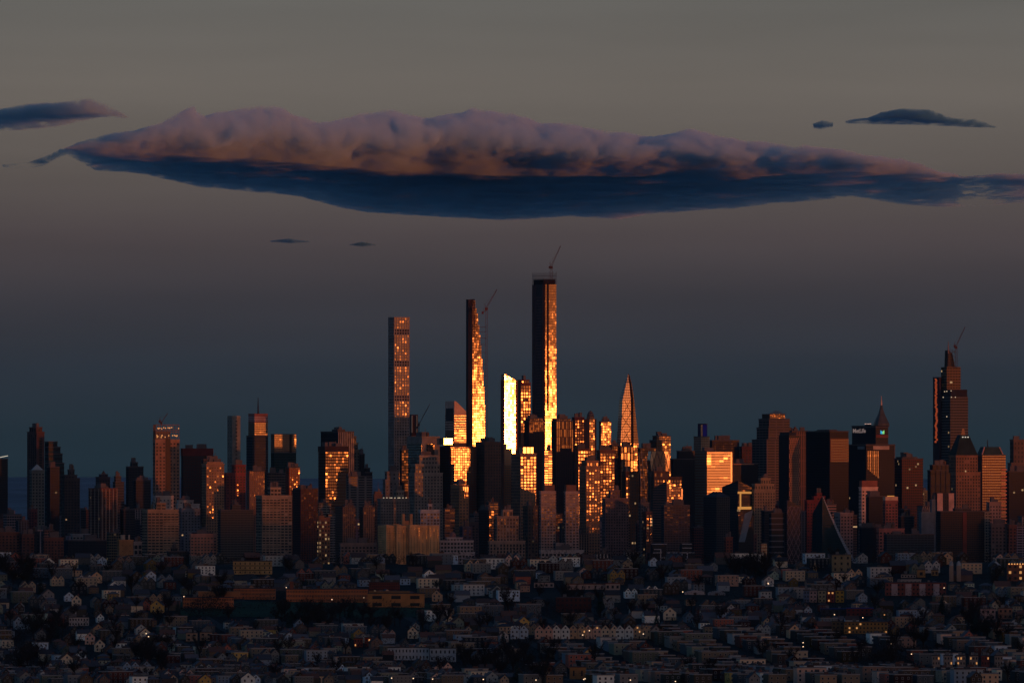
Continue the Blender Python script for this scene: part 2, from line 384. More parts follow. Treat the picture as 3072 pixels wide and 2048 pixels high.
def M(wall=(.25, .2, .16), bay=4.6, fl=3.4, ww=.5, wh=.52, **kw): dull(kw); return ('m', wall, bay * 1.15, fl * 1.2, ww, wh, kw)
STONE = (.27, .23, .18); TAN = (.33, .24, .16); BRICK = (.20, .085, .055); GREY = (.20, .19, .19); DARK = (.035, .035, .042); PALE = (.48, .43, .38); RED = (.26, .07, .045)

# ------------------------------------------------------------------ the towers, left to right
T = 'tower'; O = 'office_tower'; A = 'apartment_tower'; BK = 'apartment_block'
b = add(O, 'dark glass tower cut by the left frame edge with a glowing white roofline', 9, G(DARK, lit=.01), [(-30, -14, 23, 1378)], bits=0)
mb = MB(); x0, x1, y0, y1 = b.tier(-30, -14, 23); z = b.z(1378) + 1.7
mb.bar((x0, y0 - .6, z + .5), (x1, y0 - .6, z + 4.5), .55); b.part('lit_roofline', mb, glow((1, .9, .7), .8))
add(A, 'slim dark tower with two brown vertical strips and a stepped crown, far left', 10, M((.10, .06, .055), 9, 3.6, .35, .8), [(78, 110, 133, 1297), (85, 108, 126, 1283)], 'the slim brown-striped tower at far left')
add(O, 'teal glass tower whose right shoulder curves down, beside the slim brown-striped tower', 11, G((.03, .07, .075), 4.5, 7.5, .1, .3), [(133, 146, 192, 1390), (133, 146, 187, 1362), (133, 146, 181, 1342), (133, 146, 172, 1326)], 'the curved teal tower', bits=0)
b = add(T, 'small greenish tower with a pale pyramid roof before the slim brown-striped tower', 8, M((.16, .18, .16), 4, 4, .5, .5), [(88, 96, 133, 1412)], bits=0)
x0, x1, y0, y1 = b.tier(92, 99, 129); z = b.z(1412) + 1.5; mb = MB()
mb.loft([[(x0, y0, z), (x1, y0, z), (x1, y1, z), (x0, y1, z)], [((x0 + x1) / 2 + dx, (y0 + y1) / 2 + dy, b.z(1392)) for dx, dy in ((-.3, -.3), (.3, -.3), (.3, .3), (-.3, .3))]]); b.part('pyramid_roof', mb, matte((.42, .46, .42)))
add(O, 'near-black slab in front of the curved teal tower', 7, G((.02, .02, .03), lit=.006), [(140, 150, 178, 1402)])
add(O, 'dark tower with square penthouse and lower right shoulder, right of the curved teal tower', 6, M((.06, .05, .05), 4.5, 3.6, .5, .5, lit=.01), [(184, 194, 239, 1436), (186, 196, 231, 1426), (202, 207, 223, 1410)])
b = add(T, 'dark tower ending in a small pointed red-tipped roof, left of centre-left gap', 9, M((.07, .05, .055), 4, 3.6), [(286, 298, 330, 1432), (296, 303, 323, 1424)], bits=0)
x0, x1, y0, y1 = b.tier(303, 307, 317); z = b.z(1424) + 1.5; mb = MB(); mb.loft([[(x0, y0, z), (x1, y0, z), (x1, y1, z), (x0, y1, z)], [((x0 + x1) / 2 + dx, (y0 + y1) / 2 + dy, b.z(1411)) for dx, dy in ((-.3, -.3), (.3, -.3), (.3, .3), (-.3, .3))]]); b.part('pointed_roof', mb, matte(BRICK))
add(BK, 'banded blue-grey block with a raised left core behind the brown ribbed block', 8, G((.09, .10, .11), 6, 4.2, .0, .45), [(338, 346, 372, 1447), (342, 347, 363, 1430)])
b = add(BK, 'brown apartment block ribbed with pale vertical fins at left', 4, M((.16, .075, .055), 3.6, 3.2, .55, .6, lit=.008), [(262, 302, 352, 1466)], 'the brown ribbed block')
mb = MB(); z1 = b.z(1466)
for i in range(5): xx = b.WR * (i + .3) / 4.6; mb.box(xx, xx + 1.2, -.9, -.02, 0, z1)
for i in range(3): yy = b.WL * (i + .4) / 3.2; mb.box(-.9, -.02, yy, yy + 1.6, 0, z1)
b.part('fins', mb, matte((.42, .3, .22)))
add(O, 'dark blue tower with a drum penthouse left of the crowned piered tower', 9, G((.04, .045, .055), 5, 4, .1, .4), [(377, 386, 430, 1401), (390, 395, 413, 1388)], 'the dark drum-topped tower')
add(O, 'lower dark banded slab joined to the right of the dark drum-topped tower', 8, G((.05, .055, .065), 6, 4.2, .0, .45), [(400, 408, 452, 1441)])

# the piered tower with an unfinished crown
b = add(A, 'tall tower of pale square-windowed piers with an open unfinished crown and a dark centre strip', 7, M((.36, .22, .15), 4.8, 4.4, .52, .55), [(458, 466, 538, 1320)], 'the unfinished-crown tower', bits=0)
z0, z1 = b.z(1320), b.z(1273); mb = MB(); W, Dp = b.WR, b.WL
mb.box(1.5, W * .62, 1.5, Dp - 1, z0 + 1.42, b.z(1292)); b.part('crown_core', mb, matte((.19, .17, .16)))
mb = MB()
for i in range(9): x = 1 + (W - 2) * i / 8; mb.box(x - .35, x + .35, .4, 1.1, z0 + 1.42, z1)
for zz_ in (z1 - 9, z1 - .8, (z0 + z1) / 2): mb.box(.2, W - .2, .1, .38, zz_, zz_ + .8)
for i in range(5): y = 1 + (Dp - 2) * i / 4; mb.box(.4, 1.1, y + .2, y + .9, z0 + 1.42, z1)
b.part('crown_frame', mb, matte((.26, .15, .1)))
mb = MB(); mb.box(b.fx(496), b.fx(511), -.6, -.4, 0, b.z(1316)); b.part('centre_strip', mb, glass(frame=(.05, .02, .02), fu=.1, fv=.3))
pm = MB(); rs = random.Random(3)
for i in range(24):
    x = W * rs.uniform(.03, .95); zz_ = rs.choice((z1 - 6, z1 - 7, z0 + 4, z0 + 6)) + rs.uniform(-1, 1)
    pm.box(x, x + 1.3, -.3, .1, zz_, zz_ + 1.6)
b.part('work_lights', pm, glow((1, .38, .12), .9), 'stuff')
def crane(name, label, D, base, head, jib, cjib, ties=None, mast_w=2.2, rmat=(.10, .05, .05)):
    """tower crane from picture points: lattice mast, slewing cab, luffing jib, counter jib with its weight"""
    P = lambda p: at(p[0], p[1], D)
    o = P(base); r = tag(empty(name, o), label, 'crane'); m_ = matte(rmat)
    H = P(head) - o; J = P(jib) - o; Cj = P(cjib) - o; mb = MB(); h = H.z; s_ = mast_w / 2
    if h > 3:
        for sx in (-s_, s_):
            for sy in (-s_, s_): mb.bar((sx, sy, 0), (sx, sy, h), .28)
        n = max(2, int(h / mast_w / 1.6))
        for i in range(n):
            a, c = h * i / n, h * (i + 1) / n
            for sg in ((-1, 1), (1, -1)):
                mb.bar((sg[0] * s_, -s_, a), (sg[1] * s_, -s_, c), .16); mb.bar((sg[0] * s_, s_, a), (sg[1] * s_, s_, c), .16); 
                mb.bar((-s_, sg[0] * s_, a), (-s_, sg[1] * s_, c), .16)
        q = mb.build('mast', m_, r)
    def lattice(a, c, w_, nm):
        g = MB(); a = Vector(a); c = Vector(c); n = max(3, int((c - a).length / w_ / 1.3)); up = Vector((0, w_, 0)); d = (c - a).normalized(); sd_ = d.cross(Vector((0, 1, 0))).normalized() * w_ * .8
        tri = lambda t: [a.lerp(c, t) + up * .5 * (1 - .5 * t), a.lerp(c, t) - up * .5 * (1 - .5 * t), a.lerp(c, t) + sd_ * (1 - .5 * t)]
        for i in range(n):
            A_, B_ = tri(i / n), tri((i + 1) / n)
            for j in range(3): g.bar(A_[j], B_[j], .26); g.bar(A_[j], B_[(j + 1) % 3], .15)
        g.build(nm, m_, r)
    lattice(H, J, mast_w * .8, 'jib'); lattice(H, Cj, mast_w * .8, 'counter_jib')
    g = MB(); g.box(H.x - s_ * 1.4, H.x + s_ * 1.4, H.y - s_ * 1.4, H.y + s_ * 1.4, H.z - 1.5, H.z + 2.5); g.build('cab', m_, r)
    g = MB(); g.box(Cj.x - 1.6, Cj.x + 1.6, Cj.y - 1.6, Cj.y + 1.6, Cj.z - 3, Cj.z + 1); g.build('counterweight', m_, r)
    top = H + Vector((-2.5, 0, 9)); g = MB(); g.bar(H, top, .4); g.bar(top, J.lerp(H, .25), .12); g.bar(top, Cj, .16); g.build('apex_mast', m_, r)
    for (xa, ya, xb) in ties or []:
        g = MB(); q = P((xb, ya)) - o; g.bar((0, 0, q.z), (q.x, q.y, q.z), .45); g.build('wall_tie', m_, r)
    return r
crane('tower_crane', 'small crane leaning over the unfinished crown of the pale piered tower', DK(7) + 20, (484, 1274), (484, 1270), (503, 1240), (479, 1262), mast_w=2)
b = add(O, 'broad office block with dark red top band and orange-glinting grid, beside the piered tower', 9, G((.05, .025, .025), 4.6, 4.6, .28, .3, tilt=.7, wide=.05), [(543, 549, 638, 1348)], 'the red-banded office block')
mb = MB(); mb.box(-.7, b.WR + .5, -.7, b.WL + .5, b.z(1367), b.z(1348) + 2); b.part('top_band', mb, matte((.14, .03, .025)))

# stone and brick of the near left
b = add(BK, 'wide tan block with full-width balconies and a stepped roof, below the piered tower', 1, M(TAN, 5.2, 3.3, .75, .42), [(425, 443, 535, 1530), (463, 469, 497, 1510)], 'the tan balcony block')
mb = MB()
for j in range(int((b.z(1530) - 4) / 3.3)):
    mb.box(b.fx(488), b.WR + .6, -1.4, -.42, 4 + j * 3.3, 5 + j * 3.3)
b.part('balcony_bands', mb, matte((.40, .32, .23)), 'stuff')
add(BK, 'white stepped hospital-like block low behind the tan balcony block', 3, M(PALE, 5, 4, .3, .4), [(460, 466, 520, 1489)])
add(BK, 'pinkish-white wide podium block right of the piered tower', 5, M(PALE, 7, 4.2, .3, .3), [(528, 533, 598, 1513), (531, 536, 580, 1502)])
add(BK, 'blue-grey apartment block under the pinkish-white podium', 3, M((.17, .19, .22), 4, 3.4, .5, .5), [(535, 545, 600, 1527)])
add(O, 'dark flat-topped tower just behind the tan slab with lit upper corners', 8, G((.04, .04, .05)), [(604, 610, 662, 1379)])
b = add(A, 'tan slab tower whose upper corner windows catch orange light, left of the red brick tower', 3, M((.34, .22, .14), 3.6, 3.3, .5, .55, tilt=.9, wide=.05), [(604, 619, 672, 1393), (612, 622, 668, 1388)], 'the tan corner-lit slab')
add(BK, 'low pink block of small square windows catching red light', 0, M((.40, .22, .17), 4.4, 3.4, .6, .55, tilt=.9, wide=.07), [(567, 572, 649, 1603)], 'the low pink block')
b = add('warehouse', 'plain orange-brown box building with round tanks on its roof', 0, M((.36, .19, .08), 12, 6, .1, .15), [(352, 358, 400, 1621)], 'the orange-brown box', bits=0)
for cx in (8, 17):
    t = MB(); t.tube(cx, 8, b.z(1621) + 1.5, b.z(1621) + 8, 3.2 if cx == 8 else 1.2, n=12); b.part('roof_tank', t, matte((.4, .35, .28)))
add(BK, 'dim brick block dotted with lit windows at lower left', 0, M((.15, .07, .055), 4, 3.2, .5, .5, lit=.03), [(128, 134, 190, 1614)], 'the dim dotted brick block')
add(BK, 'dark brown block cut by the left frame edge near the bottom of the city', 0, M((.13, .07, .05), 4.6, 3.3), [(-20, -6, 58, 1598)])
add(BK, 'dark brick block second from the left frame edge near the bottom of the city', 0, M((.11, .055, .045), 4.6, 3.3), [(58, 66, 102, 1604)])
add(BK, 'long dark block left of the orange-brown box', 1, G((.03, .035, .045), 5, 4), [(192, 204, 318, 1622)], bits=3)
add(BK, 'pale open-framed roof block above the long dark block', 2, M((.22, .24, .25), 5, 3, .6, .6), [(212, 218, 270, 1603)])
add(BK, 'pale gridded block just right of the orange-brown box', 1, M((.30, .27, .24), 6, 6, .7, .7), [(398, 402, 426, 1626)])
add(BK, 'dim blocky building with a pale core at the foot of the tan balcony block', 0, G((.05, .06, .06), 4, 4), [(500, 506, 570, 1655), (512, 516, 532, 1645)])

add(T, 'slender grey stone tower with one window column, between the dull red and mast towers', 11, M((.25, .24, .20), 9, 5, .22, .3), [(681, 697, 721, 1252), (683, 698, 719, 1249)], 'the slender grey tower', bits=0)
add(BK, 'dull red brick apartment tower with a raised right block', 5, M((.22, .06, .05), 4.2, 3.3, .45, .5, tilt=.8), [(672, 679, 737, 1420), (694, 701, 737, 1396)], 'the dull red tower')
# the mast tower
b = add(O, 'blue-sided tower with a tall mast, pale head stripes and an orange sunlit band', 12, G((.06, .07, .08), 4, 4.4, .0, .5, tint=(.01, .02, .03)), [(738, 757, 804, 1309)], 'the mast tower', bits=0)
x0, x1, y0, y1 = b.tier(744, 763, 803); mb = MB(); mb.prism([(x0, y0), (x1, y0), (x1, y1), (x0, y1)], b.z(1309) + 1.7, b.z(1268), 3, 3.6)
b.part('sunlit_band', mb, glass(frame=(.12, .06, .03), fu=.12, fv=.3, tilt=.35, wide=.32))  # sunlit stretch of the facade, built as separate browner, glossier glass
mb = MB(); mb.box(x0, x1, y0, y1, b.z(1268) + .02, b.z(1240)); b.part('crown', mb, matte((.30, .13, .11)))
mb = MB()
for yy in (1252, 1257, 1262): mb.box(x0 - .5, x1 + .5, y0 - .5, y1 + .5, b.z(yy), b.z(yy) + 1)
b.part('crown_stripes', mb, matte((.55, .5, .5)))
mb = MB(); mb.tube((x0 + x1) / 2, (y0 + y1) / 2, b.z(1240), b.z(1192), 1.6, .5); b.part('mast', mb, matte(DARK))
COVER.append((b.D, 744, 803, 1240))
b = add(O, 'green-glass tower with an amber mirrored upper third split by a dark slot', 11, G((.03, .06, .06), 4, 4.2, .05, .42, tint=(.008, .03, .03)), [(812, 823, 888, 1358)], 'the amber-topped green tower', bits=0)
mb = MB(); mb.prism([(.0, .0), (b.WR, 0), (b.WR, b.WL), (0, b.WL)], b.z(1358) + 1.7, b.z(1303), 3, 3.4)
b.part('sunlit_band', mb, glass(frame=(.10, .05, .03), fu=.1, fv=.28, tilt=.4, wide=.3))  # amber sun reflection gets its own brown-framed, glossier glass
mb = MB(); mb.box(b.fx(868), b.fx(875), -.5, -.02, b.z(1357), b.z(1303)); b.part('slot', mb, matte((.02, .02, .02)))
mb = MB(); mb.box(-.4, b.WR + .4, -.4, b.WL, b.z(1303) + .02, b.z(1301)); b.part('parapet', mb, matte((.1, .08, .07)))
add(BK, 'pink-brown tower ribbed with fine vertical piers below the mast tower', 4, G((.28, .15, .11), 3, 3.4, .55, .15, wide=.06), [(738, 748, 793, 1414)], 'the pink ribbed tower')
add(BK, 'narrow red tower catching light, right of the dark gap below the amber-topped tower', 4, G((.26, .07, .04), 3.6, 3.3, .4, .35, tilt=.9, wide=.08), [(856, 867, 899, 1403)], 'the narrow red tower')
add(BK, 'dim striped tower between the pink ribbed and narrow red towers', 5, G((.13, .11, .10), 4, 4, .1, .5), [(800, 806, 860, 1420)])
b = add(BK, 'long pale-gridded apartment slab with stacked balconies, left of the dark slanted block', 1, M((.34, .27, .20), 5.0, 3.3, .72, .55), [(767, 786, 875, 1488), (803, 811, 842, 1464)], 'the pale-gridded slab')
mb = MB()
for j in range(int((b.z(1488) - 4) / 3.3)): mb.box(.5, b.fx(838), -1.3, -.42, 4 + j * 3.3, 4.9 + j * 3.3)
b.part('balcony_bands', mb, matte((.42, .34, .26)), 'stuff')
add(BK, 'dark banded apartment slab with a small penthouse, front row left of the pale-gridded slab', 0, G((.09, .10, .095), 5, 3.3, .1, .45), [(654, 662, 760, 1531), (690, 696, 722, 1516)], 'the dark banded slab')
add(BK, 'dark brown tower with a black left side, right of the pale-gridded slab', 2, G((.12, .05, .04), 4, 3.4, .35, .25), [(877, 902, 954, 1467)], 'the dark brown tower')
b = add(O, 'black office tower whose broad face burns with orange window glints', 6, G((.05, .02, .015), 3.4, 4.6, .18, .38, tilt=.85, wide=.14), [(954, 976, 1044, 1343)], 'the orange-glinting black tower')
mb = MB(); mb.box(-.6, b.WR + .6, -.6, b.WL + .4, b.z(1355), b.z(1342) + 2); b.part('dark_cap', mb, matte((.05, .03, .03)))
b = add(O, 'wide grey slab with bold white vertical ribs on its right face', 9, G((.05, .055, .06), 5, 8, .1, .1), [(960, 1014, 1062, 1296), (995, 1012, 1034, 1290)], 'the white-ribbed slab')
mb = MB()
for i in range(9): x = b.WR * (i + .1) / 9; mb.box(x, x + b.WR * .045, -1, -.02, 0, b.z(1296))
b.part('ribs', mb, matte((.34, .30, .27)))
add(O, 'slim green-grey tower stepping down right of the white-ribbed slab', 10, M((.13, .14, .11), 4, 4), [(1058, 1062, 1079, 1350), (1058, 1062, 1074, 1330), (1058, 1062, 1069, 1310)], bits=0)
add(O, 'plain black shaft right of the stepping green-grey tower', 10, G((.02, .02, .025)), [(1077, 1081, 1094, 1363)])
add(O, 'dark rounded low tower right of the plain black shaft', 11, G((.03, .03, .035)), [(1088, 1096, 1117, 1418), (1092, 1097, 1110, 1405)])
add(O, 'dark slab with pale horizontal window bands below the white-ribbed slab', 4, G((.20, .19, .18), 12, 3.6, .25, .45), [(1038, 1046, 1117, 1430)], 'the pale-banded slab')
add(BK, 'small tan block with yellow lit windows in the front row', 1, M((.30, .15, .08), 3.8, 4.6, .5, .5, lit=.4), [(952, 956, 990, 1554), (955, 958, 972, 1549)], 'the small yellow-lit block')
TW = 'twin tan apartment towers with crowned tops'
add(A, 'left of the matching pair of brown ribbed towers joined by a low podium', 1, G((.19, .13, .10), 3.4, 3.3, .5, .2), [(1005, 1028, 1066, 1522), (1030, 1034, 1060, 1516)], 'the brown ribbed pair', group='matching brown ribbed towers')
add(A, 'right of the matching pair of brown ribbed towers joined by a low podium', 1, G((.19, .13, .10), 3.4, 3.3, .5, .2), [(1078, 1090, 1124, 1522), (1088, 1093, 1118, 1516)], group='matching brown ribbed towers')
add(BK, 'low gridded podium block under the matching brown ribbed towers', 0, M((.22, .17, .15), 4.6, 3.4, .55, .55), [(1018, 1022, 1129, 1631)])
b = add(T, 'short tower with a green domed cap behind the brown ribbed pair', 3, M((.13, .13, .11), 4, 3.6), [(1030, 1036, 1060, 1520)], bits=0)
x0, x1, y0, y1 = b.tier(1034, 1039, 1056); cx, cyv = (x0 + x1) / 2, (y0 + y1) / 2; mb = MB(); r = (x1 - x0) * .55
mb.loft([[(cx + r * math.cos(a) * c_, cyv + r * math.sin(a) * c_, b.z(1520) + 1.5 + r * s_) for a in [i * math.pi / 6 for i in range(12)]] for c_, s_ in ((1, 0), (.9, .45), (.7, .8), (.35, 1.1), (.03, 1.35))]); b.part('dome', mb, matte((.20, .28, .24)), None)
b = add(BK, 'broad grey gridded block with a row of white lamps along its roof', 2, M((.21, .20, .18), 3.6, 3.3, .5, .5), [(1132, 1142, 1228, 1497), (1182, 1188, 1212, 1473)], 'the lamp-roofed grey block')
for i in range(9): x = b.fx(1150 + i * 8 + (i % 3) * 1.5); mb = MB(); mb.box(x, x + .9, -.9, 0, b.z(1497) + 1.6, b.z(1497) + 2.7); b.part('roof_lamp', mb, glow((1, .8, .55), .9))
add(BK, 'stout red-brown tower with a rounded top left of the lamp-roofed grey block', 3, M((.16, .10, .08), 4, 3.6), [(1118, 1123, 1147, 1484), (1121, 1125, 1144, 1476)], bits=1)
add(O, 'grey stone mass of stepped blocks at the foot of the gridded square tower', 7, M((.19, .18, .17), 6, 4, .35, .5), [(1148, 1156, 1226, 1440), (1154, 1161, 1204, 1416)])

# the tall square grid tower
b = Bld('supertall_tower', 'very tall thin white-gridded square tower with glinting square windows', DK(12), 1164, 1182, 1229)
z1 = b.z(952); fl = 4.72; nfl = int(z1 / fl); fl = z1 / nfl; W, Dp = b.WR, b.WL; nb = 6
gaps = set(); top = nfl
mb = MB(); mb.box(.9, W - .9, .9, Dp - .9, -3, z1 - .5); b.part('core', mb, matte((.02, .02, .022)))
mb = MB(); bw = W / nb; pw = bw * .36
for i in range(nb + 1):
    c = min(max(i * bw, pw / 2), W - pw / 2); mb.box(c - pw / 2, c + pw / 2, 0, .88, -3, z1)
nb2 = 6; bw2 = Dp / nb2
for i in range(1, nb2 + 1):
    c = min(i * bw2, Dp - pw / 2); mb.box(.0, .88, c - pw / 2, c + pw / 2, -3, z1)
b.part('column_grid', mb, matte((.32, .29, .27)))
mb = MB()
for j in range(nfl + 1):
    zc = j * fl; mb.box(-.03, W + .03, -.03, Dp + .03, zc - .8, zc + .8)
b.part('floor_slabs', mb, matte((.32, .29, .27)), 'stuff')
gl = MB()
gapf = [int(nfl * t) for t in (.135, .27, .405, .54, .675, .81, .94)]
for j in range(nfl):
    if any(j in (g, g + 1) for g in gapf): continue
    for (p, q, u0, nn_) in (((0, .55), (W, .55), 0, nb), ((.55, Dp), (.55, 0), 50, nb2)):
        l = math.hypot(q[0] - p[0], q[1] - p[1]); dx, dy = (q[0] - p[0]) / l, (q[1] - p[1]) / l
        for i in range(nn_):
            a0 = (i + .17) * l / nn_; a1 = (i + .83) * l / nn_
            gl.face([(p[0] + dx * a0, p[1] + dy * a0, j * fl + .75), (p[0] + dx * a1, p[1] + dy * a1, j * fl + .75), (p[0] + dx * a1, p[1] + dy * a1, (j + 1) * fl - .75), (p[0] + dx * a0, p[1] + dy * a0, (j + 1) * fl - .75)], [(u0 + i + .5, j + .5)] * 4)
b.part('glazing', gl, glass(tilt=.32, alpha=.0035, wide=.14, spec=.16), 'stuff')
COVER.append((b.D, 1165, 1229, 951)); LAND.append(('the thin square grid tower', 1197, 951))

b = add(O, 'dark stub building carrying two bright vertical yellow tubes', 11, G((.04, .02, .02)), [(1226, 1233, 1257, 1310)], bits=0)
mb = MB(); mb.box(2, b.WR - 1, 2, 12, b.z(1310) + 1.6, b.z(1243)); b.part('flue_core', mb, matte((.03, .02, .03)))
for xx in (1235.5, 1249.5):
    mb = MB(); mb.tube(b.fx(xx), 0, b.z(1297), b.z(1246), 1.6, n=12); b.part('tube', mb, glass(tilt=.2, alpha=.02, wide=.8, spec=1))
crane('tower_crane', 'small crane slanting up beside the two bright yellow tubes', DK(11) - 60, (1256, 1312), (1257, 1274), (1290, 1212), (1252, 1280), mast_w=2)
add(O, 'near-black tower left edge of the grey-crowned tower', 6, G((.025, .025, .03)), [(1199, 1205, 1224, 1350)])
b = add(O, 'tall tower with a dark side, pale stone face and a small fiery window patch', 7, M((.25, .22, .19), 30, 30, .01, .01), [(1220, 1266, 1319, 1311)], 'the fiery-patch tower')
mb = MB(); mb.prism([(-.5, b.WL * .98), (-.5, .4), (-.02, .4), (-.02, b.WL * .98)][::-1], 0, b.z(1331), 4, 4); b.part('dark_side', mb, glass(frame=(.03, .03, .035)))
mb = MB(); mb.box(b.fx(1280), b.fx(1303), -.6, -.02, b.z(1415), b.z(1331), 3, 4); b.part('window_patch', mb, glass(frame=(.03, .02, .02), fu=.15, fv=.3, tilt=.75, wide=.05))
b = add(T, 'pale ornate stepped stone tower covered in small windows, in front of the fiery-patch tower', 4, M((.27, .24, .20), 4.4, 3.7, .42, .5), [(1226, 1244, 1328, 1420), (1231, 1246, 1319, 1394), (1250, 1258, 1312, 1368)], 'the pale ornate tower')
add(BK, 'crisp white-framed low block with dark windows at the foot of the pale ornate tower', 2, M((.40, .43, .46), 4.4, 3.6, .6, .6), [(1256, 1261, 1319, 1531), (1282, 1285, 1297, 1514)])
# the yellow cruciform block
b = Bld('housing_block', 'broad yellow-tan housing block of alternating bays with two chimney shafts', DK(0), 1133, 1156, 1318)
z1 = b.z(1575); W = b.WR; Dp = b.WL
bays = [(0, .055, 0), (.055, .19, 1), (.19, .27, 0), (.27, .43, 2), (.43, .60, 0), (.60, .80, 1.2), (.80, 1, .2)]
mb = MB(); mb.box(0, W, 6, Dp, -3, z1)
wn_ = MB()
for a, c, dpt in bays:
    off = -4 if dpt == 0 else dpt * 1.5
    mb.box(a * W + .02, c * W - .02, off, 5.98, -3, z1 + (.8 if dpt == 0 else 0))
    panes(wn_, (a * W, off), (c * W, off), 3, z1 - 3, 4.6, 3.1, .26, .42, u0=int(a * 900))
panes(wn_, (0, Dp), (0, 6), 3, z1 - 3, 5, 3.1, .3, .42, u0=700)
b.part('wall', mb, matte((.74, .42, .18))); b.part('glazing', wn_, glass(), 'stuff')
for xa in (1210, 1233):
    mb = MB(); mb.box(b.fx(xa), b.fx(xa + 8), 4, 10, z1 + .82, b.z(1541)); b.part('chimney', mb, matte((.46, .27, .13)))
mb = MB(); mb.box(b.fx(1219), b.fx(1240), 6, 16, z1 + .82, b.z(1561)); mb.box(b.fx(1185), b.fx(1205), 8, 14, z1 + .82, b.z(1570)); mb.box(b.fx(1265), b.fx(1285), 8, 14, z1 + .82, b.z(1571)); b.part('penthouse', mb, matte((.40, .22, .11)))
COVER.append((b.D, 1133, 1318, 1575)); LAND.append(('the yellow-tan housing block', 1235, 1575))
b = add(BK, 'white-framed red-panelled stepped block topped by a small dome', 0, M((.42, .38, .38), 4.2, 3.4, .62, .55), [(1314, 1319, 1424, 1658), (1317, 1321, 1420, 1623), (1337, 1341, 1387, 1614)], 'the white-framed stepped block', bits=0, D=DK(0) + 60)
x0, x1, y0, y1 = b.tier(1352, 1355, 1371); mb = MB(); cx = (x0 + x1) / 2; mb.tube(cx, y0 + 6, b.z(1614) + 1.5, b.z(1604), 4.2, 4.2, 14); mb.loft([[(cx + 4.2 * c_ * math.cos(i * math.pi / 7), y0 + 6 + 4.2 * c_ * math.sin(i * math.pi / 7), b.z(1604) + .01 + 4 * s_) for i in range(14)] for c_, s_ in ((1, 0), (.85, .4), (.5, .8), (.05, 1))]); b.part('dome', mb, matte((.34, .17, .13)))

# the blazing middle
b = add(O, 'dark red bulk with white-hot ledge and blazing windows', 7, G((.07, .02, .015), 3.6, 3.9, .22, .3, tilt=.42, wide=.1), [(1318, 1350, 1430, 1341)], 'the white-hot ledge building', bits=0)
mb = MB(); mb.box(0, b.fx(1362), 0, 24, b.z(1341) + 1.7, b.z(1333), 3, 3)
b.part('setback', mb, matte((.10, .04, .03)))
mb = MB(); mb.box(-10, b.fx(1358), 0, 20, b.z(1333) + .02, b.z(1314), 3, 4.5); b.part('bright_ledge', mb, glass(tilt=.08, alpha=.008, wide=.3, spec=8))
mb = MB(); mb.box(b.fx(1352), b.fx(1420), -.8, -.02, b.z(1452), b.z(1345), 3.9, 4.0); b.part('window_wall', mb, glass(frame=(.08, .03, .02), fu=.22, fv=.26, tilt=.28, wide=.12))
# slanted-top tower
b = Bld(O, 'white tower with a steeply slanted roof, banded and pink-lit, a glowing amber foot', DK(11), 1335, 1363, 1405)
zt, zr_ = b.z(1203), b.z(1240); W, Dp = b.WR, b.WL; zm = b.z(1327); za = b.z(1289)
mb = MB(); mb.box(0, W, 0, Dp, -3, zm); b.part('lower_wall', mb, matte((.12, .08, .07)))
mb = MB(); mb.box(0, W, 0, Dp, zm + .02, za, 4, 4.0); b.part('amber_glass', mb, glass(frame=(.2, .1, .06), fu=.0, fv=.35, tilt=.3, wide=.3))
mb = MB(); z0 = za + .02
P_ = [(0, 0), (W, 0), (W, Dp), (0, Dp)]; tops = [zt, zr_, zr_, zt]
h = [zt + .0, zr_, zr_, zt]; s_ = .12 * W
def ring(zs): return [(p[0], p[1], q) for p, q in zip(P_, zs)]
pts6 = [(0, 0), (s_, 0), (W, 0), (W, Dp), (s_, Dp), (0, Dp)]; zt6 = [zt, zt, zr_, zr_, zt, zt]
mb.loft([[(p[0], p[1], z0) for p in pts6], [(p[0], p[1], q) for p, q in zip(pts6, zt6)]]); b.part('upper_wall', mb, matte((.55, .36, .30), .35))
mb = MB()
for j in range(int((zr_ - z0) / 4)):
    for zz_ in (z0 + 2 + j * 4,): mb.box(-.25, W + .25, -.25, Dp, zz_, zz_ + 1.5)
b.part('window_bands', mb, glass(tint=(.05, .03, .03), wide=.08), 'stuff')
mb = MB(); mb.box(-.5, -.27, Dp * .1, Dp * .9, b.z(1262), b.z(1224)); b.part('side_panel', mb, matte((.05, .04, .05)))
COVER.append((b.D, 1335, 1405, 1203)); LAND.append(('the slanted-top tower', 1370, 1203))
b = add(BK, 'little stone tower with a bright arcaded top under the blazing window grid', 3, M((.40, .20, .10), 3.6, 3.6, .5, .55, tilt=.5, wide=.15), [(1352, 1378, 1406, 1456)])
mb = MB(); mb.box(1, b.WR - 1, -.7, -.4, b.z(1474), b.z(1460), 3.2, 30); b.part('arcade', mb, glass(frame=(.5, .25, .1), fu=.4, fv=0, tilt=.3, wide=.3))
# the tapering sliver
b = Bld('supertall_tower', 'needle-thin tower tapering in steps on its right side, blazing orange below', DK(10), 1404, 1415, 1455)
prof = [(1426, 901), (1426, 925), (1430, 940), (1434, 975), (1438, 1005), (1441, 1035), (1444, 1075), (1447, 1110), (1450, 1160), (1453, 1215), (1455, 1260), (1455, 1700)]
Dp = b.WL * .55
zs = [b.z(y) for _, y in prof]; corner = 1412
mb = MB(); mf = MB(); tm = MB()
prev = -3
for i in range(len(prof) - 1, 0, -1):
    xr_, yb_ = prof[i]; xt, yt_ = prof[i - 1]; z0 = max(-3, b.z(prof[i][1])); z1 = b.z(prof[i - 1][1]); w1 = b.fx(prof[i][0]) ; w1 = max(w1, 4)
    if z1 - z0 < .5: continue
    mb.prism([(1.0, 0), (w1, 0), (w1, Dp), (1.0, Dp)], z0 + .02, z1, 2.8, 4.3, bottom=False)
